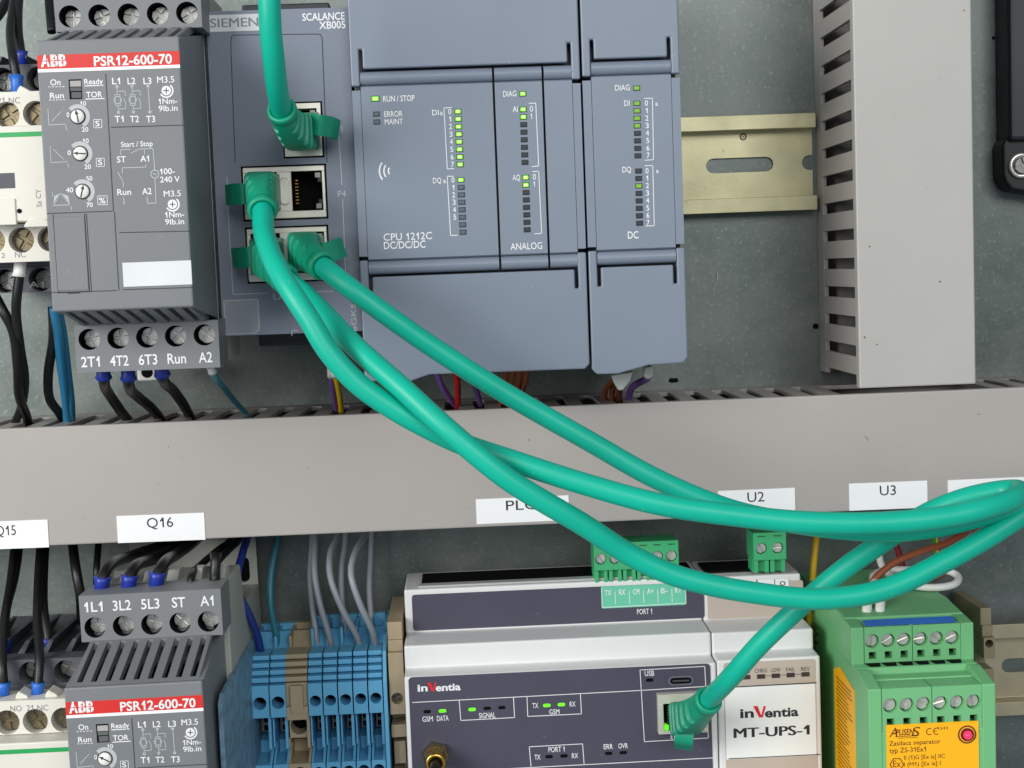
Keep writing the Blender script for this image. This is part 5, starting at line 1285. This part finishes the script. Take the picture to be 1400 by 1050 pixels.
wire('black wire running down behind the lower left of the upper contactor', m_wblk, 1.5, [(28, 356, 82), (26, 380, 82), (22, 420, 80), (27, 470, 66), (34, 520, 45), (28, 560, 30), (14, 590, 20)], 0, m_wwhite, G2)
wire('black wire crossing from the left edge under the upper contactor', m_wblk, 1.6, [(-12, 395, 70), (4, 425, 74), (17, 450, 72), (24, 500, 60), (26, 540, 45), (38, 575, 25), (42, 600, 20)], None, None, G2)
wire('black wire just left of the two blue wires', m_wblk, 1.6, [(72, 420, 60), (73, 460, 58), (66, 510, 48), (68, 545, 38), (82, 566, 28), (92, 585, 20)], None, None, G2)
wire('sky blue wire, left one of the pair under the soft starter', m_wblue, 1.55, [(74, 420, 66), (79, 450, 63), (84, 500, 52), (90, 545, 40), (93, 580, 28), (94, 610, 20)], None, None, G2)
wire('sky blue wire, right one of the pair under the soft starter', m_wblue, 1.35, [(80, 424, 62), (86, 455, 58), (92, 505, 48), (97, 550, 38), (98, 582, 26), (99, 610, 18)], None, None, G2)
G3 = 'wires above the upper contactor'
wire('black wire with blue ferrule entering the white upper contactor', m_wblk, 1.45, [(24, 130, 82), (23, 112, 81), (18, 80, 80), (14, 45, 68), (18, 10, 55), (26, -40, 40)], 0, m_ferr2, G3, 7)
wire('black wire with blue ferrule entering the dark block of the upper contactor', m_wblk, 1.45, [(30, 92, 66), (29, 75, 66), (25, 45, 62), (25, 10, 55), (31, -40, 40)], 0, None, G3)
wire('black wire slanting in from the upper left corner', m_wblk, 1.7, [(-20, 40, 50), (2, 15, 45), (18, -30, 30)], None, None, G3)
wire('black wire dropping past the left of the upper soft starter', m_wblk, 1.5, [(71, 44, 40), (69, 25, 38), (67, 0, 34), (66, -40, 30)], None, None, G3)
G4 = 'wires of the lower soft starter'
wire('black wire with blue ferrule into terminal 1L1', m_wblk, 1.9, [(138, 812, 82), (140, 793, 82), (147, 776, 78), (180, 760, 56), (215, 748, 42), (245, 735, 25), (262, 715, 15)], 0, None, G4, 6.5)
wire('black wire with blue ferrule into terminal 3L2', m_wblk, 1.9, [(175, 810, 82), (177, 792, 82), (184, 776, 78), (212, 764, 56), (236, 750, 42), (256, 734, 25), (270, 715, 15)], 0, None, G4, 6.5)
wire('black wire with blue ferrule into terminal 5L3', m_wblk, 1.9, [(213, 806, 82), (215, 788, 82), (223, 772, 78), (243, 757, 54), (262, 743, 40), (275, 730, 25), (285, 712, 15)], 0, None, G4, 6.5)
wire('thin black wire into terminal ST', m_wblk, 1.2, [(259, 806, 80), (262, 788, 78), (275, 772, 58), (298, 752, 45), (315, 738, 25), (325, 715, 15)], None, None, G4)
wire('black wire with black sleeve into terminal A1', m_wblk, 1.35, [(293, 803, 80), (294, 783, 78), (297, 768, 56), (312, 752, 42), (328, 736, 25), (340, 715, 15)], 0, m_wblk, G4, 12)
G5 = 'wires of the lower contactor'
wire('black wire in the left blue ferrule of the lower white contactor', m_wblk, 1.5, [(4, 958, 81), (5, 940, 81), (3, 910, 80), (6, 850, 66), (14, 800, 50), (20, 750, 34), (24, 715, 20)], 0, m_ferr2, G5, 7)
wire('black wire in the right blue ferrule of the lower white contactor', m_wblk, 1.45, [(51, 954, 81), (52, 938, 81), (54, 900, 78), (51, 850, 66), (52, 800, 52), (55, 750, 34), (58, 715, 20)], 0, m_ferr2, G5, 6)
wire('black wire in the left blue ferrule of the dark contactor block', m_wblk, 1.4, [(7, 893, 62), (8, 876, 62), (8, 840, 56), (20, 790, 44), (26, 750, 32), (29, 715, 20)], 0, None, G5, 6)
wire('black wire in the right blue ferrule of the dark contactor block', m_wblk, 1.4, [(64, 893, 62), (65, 876, 62), (60, 830, 56), (60, 790, 44), (62, 750, 32), (64, 715, 20)], 0, None, G5, 6)
wire('black wire hanging just left of terminal 1L1', m_wblk, 1.7, [(112, 850, 40), (110, 815, 45), (104, 780, 44), (100, 750, 34), (98, 715, 20)], None, None, G5)
wire('thin black wire behind the blue ferrule at 1L1', m_wblk, 1.2, [(132, 812, 40), (132, 780, 40), (134, 750, 32), (136, 715, 20)], None, None, G5)
G6 = 'wires to the blue terminals'
wire('dark blue wire curving into the leftmost blue terminal', m_wblue2, 1.35, [(359, 905, 34), (352, 870, 38), (338, 835, 44), (326, 810, 46), (325, 785, 46), (332, 755, 38), (338, 735, 28), (342, 712, 18)], None, None, G6)
wire('teal wire into the second blue terminal', m_wteal, 1.3, [(380, 898, 28), (378, 870, 24), (370, 825, 18), (371, 785, 15), (378, 745, 12), (382, 712, 10)], None, None, G6)
for lab, a in (('grey wire, leftmost, nearly straight', [(434, 895, 26), (432, 870, 26), (426, 820, 22), (424, 780, 18), (427, 740, 15), (428, 712, 12)]),
               ('grey wire, second from the left', [(454, 892, 28), (450, 870, 30), (437, 825, 30), (430, 780, 26), (431, 740, 20), (432, 712, 14)]),
               ('grey wire crossing behind the bowed third wire', [(475, 890, 26), (471, 860, 22), (467, 815, 18), (467, 775, 15), (472, 740, 12), (473, 712, 10)]),
               ('grey wire bowing left then right, third from the left', [(494, 890, 30), (487, 868, 34), (468, 833, 38), (452, 790, 36), (452, 755, 28), (461, 735, 22), (466, 712, 15)]),
               ('grey wire with the widest bow, fourth from the left', [(515, 887, 32), (508, 860, 38), (491, 823, 42), (480, 785, 40), (487, 752, 30), (499, 733, 22), (506, 712, 15)]),
               ('grey wire, rightmost, behind the widest bow', [(510, 880, 18), (508, 850, 15), (505, 805, 12), (507, 760, 10), (509, 712, 8)])):
    wire(lab, m_wgrey, 1.15, a, None, None, G6)
G7 = 'wires under the controller'
wire('violet wire with white ferrule under the network switch', m_wviol, .95, [(452, 506, 50), (453, 520, 46), (457, 545, 36), (462, 568, 26), (466, 590, 20)], 0, m_wwhite, G7, 4)
wire('green and yellow striped wire under the network switch', m_wyel, 1.0, [(456, 508, 52), (460, 520, 48), (465, 545, 38), (467, 568, 28), (468, 590, 20)], 0, m_wwhite, G7, 3, stripe=m_wgy)
wire('violet wire slanting beneath the controller', m_wviol, 1.0, [(596, 505, 45), (603, 525, 42), (617, 547, 34), (627, 562, 26), (634, 585, 18)], None, None, G7)
wire('red wire beneath the controller', m_wred, 1.15, [(622, 500, 46), (625, 520, 43), (626, 545, 35), (625, 566, 26), (625, 590, 18)], None, None, G7)
wire('violet wire right of the red wire beneath the controller', m_wviol, .95, [(648, 510, 36), (651, 530, 34), (656, 550, 28), (660, 575, 20)], None, None, G7)
for k in range(4):
    x = 690 + k * 9.5
    wire(('brown wire, leftmost of the four beneath the controller', 'brown wire, second from the left beneath the controller', 'brown wire, third from the left beneath the controller', 'brown wire, rightmost of the four beneath the controller')[k], m_wbrown, 1.05,
         [(x + 2, 498, 52), (x + 1, 515, 48), (x - 3 - (k % 2) * 3, 540, 38), (x - 6 + k, 562, 28), (x - 6 + k, 585, 20)], None, None, G7)
for k, (x, b) in enumerate(((828, 8), (838, 2), (847, -4))):
    wire(('brown wire, leftmost of three under the signal module', 'brown wire, middle of three under the signal module', 'brown wire, rightmost of three under the signal module')[k], m_wbrown, 1.05, [(x + b + 8, 505, 50), (x + b + 3, 518, 46), (x, 532, 38), (x - 1, 548, 30), (x, 570, 20)], None, None, G7)
wire('violet wire with white ferrule at the right end of the signal module', m_wviol, 1.2, [(887, 508, 58), (885, 517, 54), (874, 523, 48), (864, 530, 42), (860, 545, 32), (862, 570, 20)], 0, m_wwhite, G7, 3)
G8 = 'wires around the green separator'
wire('yellow printed wire behind the green cable at the separator', m_wyel, 1.25, [(1106, 860, 28), (1107, 830, 26), (1110, 800, 22), (1113, 765, 18), (1116, 735, 15), (1118, 700, 10)], None, None, G8)
wire('white wire looping above the green separator', m_wwhite, 1.3, [(1203, 838, 66), (1204, 815, 60), (1197, 800, 48), (1196, 786, 38), (1210, 780, 34), (1250, 779, 34), (1290, 779, 36), (1309, 787, 40), (1306, 798, 46), (1285, 803, 48), (1255, 802, 46), (1225, 792, 40), (1207, 775, 32), (1202, 755, 25), (1206, 730, 18), (1212, 700, 12)], 0, m_wwhite, G8, 9)
wire('short white wire end beside the looped one on the separator', m_wwhite, 1.3, [(1185, 838, 66), (1186, 815, 60), (1192, 800, 46), (1194, 785, 30)], 0, m_wwhite, G8, 9)
wire('brown wire arching above the separator', m_wbrown, 1.25, [(1188, 805, 44), (1196, 792, 44), (1220, 771, 42), (1260, 754, 38), (1295, 742, 30), (1325, 722, 20), (1338, 695, 14), (1340, 665, 12)], None, None, G8)
wire('dark red wire hanging behind the arching brown one', M('maroon_wire', (112, 30, 40), .4), 1.2, [(1252, 810, 28), (1238, 785, 26), (1230, 760, 22), (1224, 740, 18), (1220, 712, 12)], None, None, G8)
wire('brown wire behind the white loop at its right', m_wbrown, 1.0, [(1276, 792, 26), (1295, 782, 24), (1308, 770, 20), (1328, 742, 14), (1338, 705, 12), (1338, 670, 10)], None, None, G8)
wire('green and yellow wire above the separator', m_wgy, 1.0, [(1281, 775, 20), (1279, 755, 18), (1278, 735, 15), (1278, 705, 10)], None, None, G8, stripe=m_wyel)
wire('white wire end standing on the two way green plug, left', m_wwhite, 1.2, [(1041, 733, 24), (1038, 722, 22), (1034, 705, 18), (1032, 690, 14)], None, None, G8)
wire('white wire end standing on the two way green plug, right', m_wwhite, 1.2, [(1060, 732, 24), (1058, 722, 22), (1055, 705, 18), (1053, 690, 14)], None, None, G8)
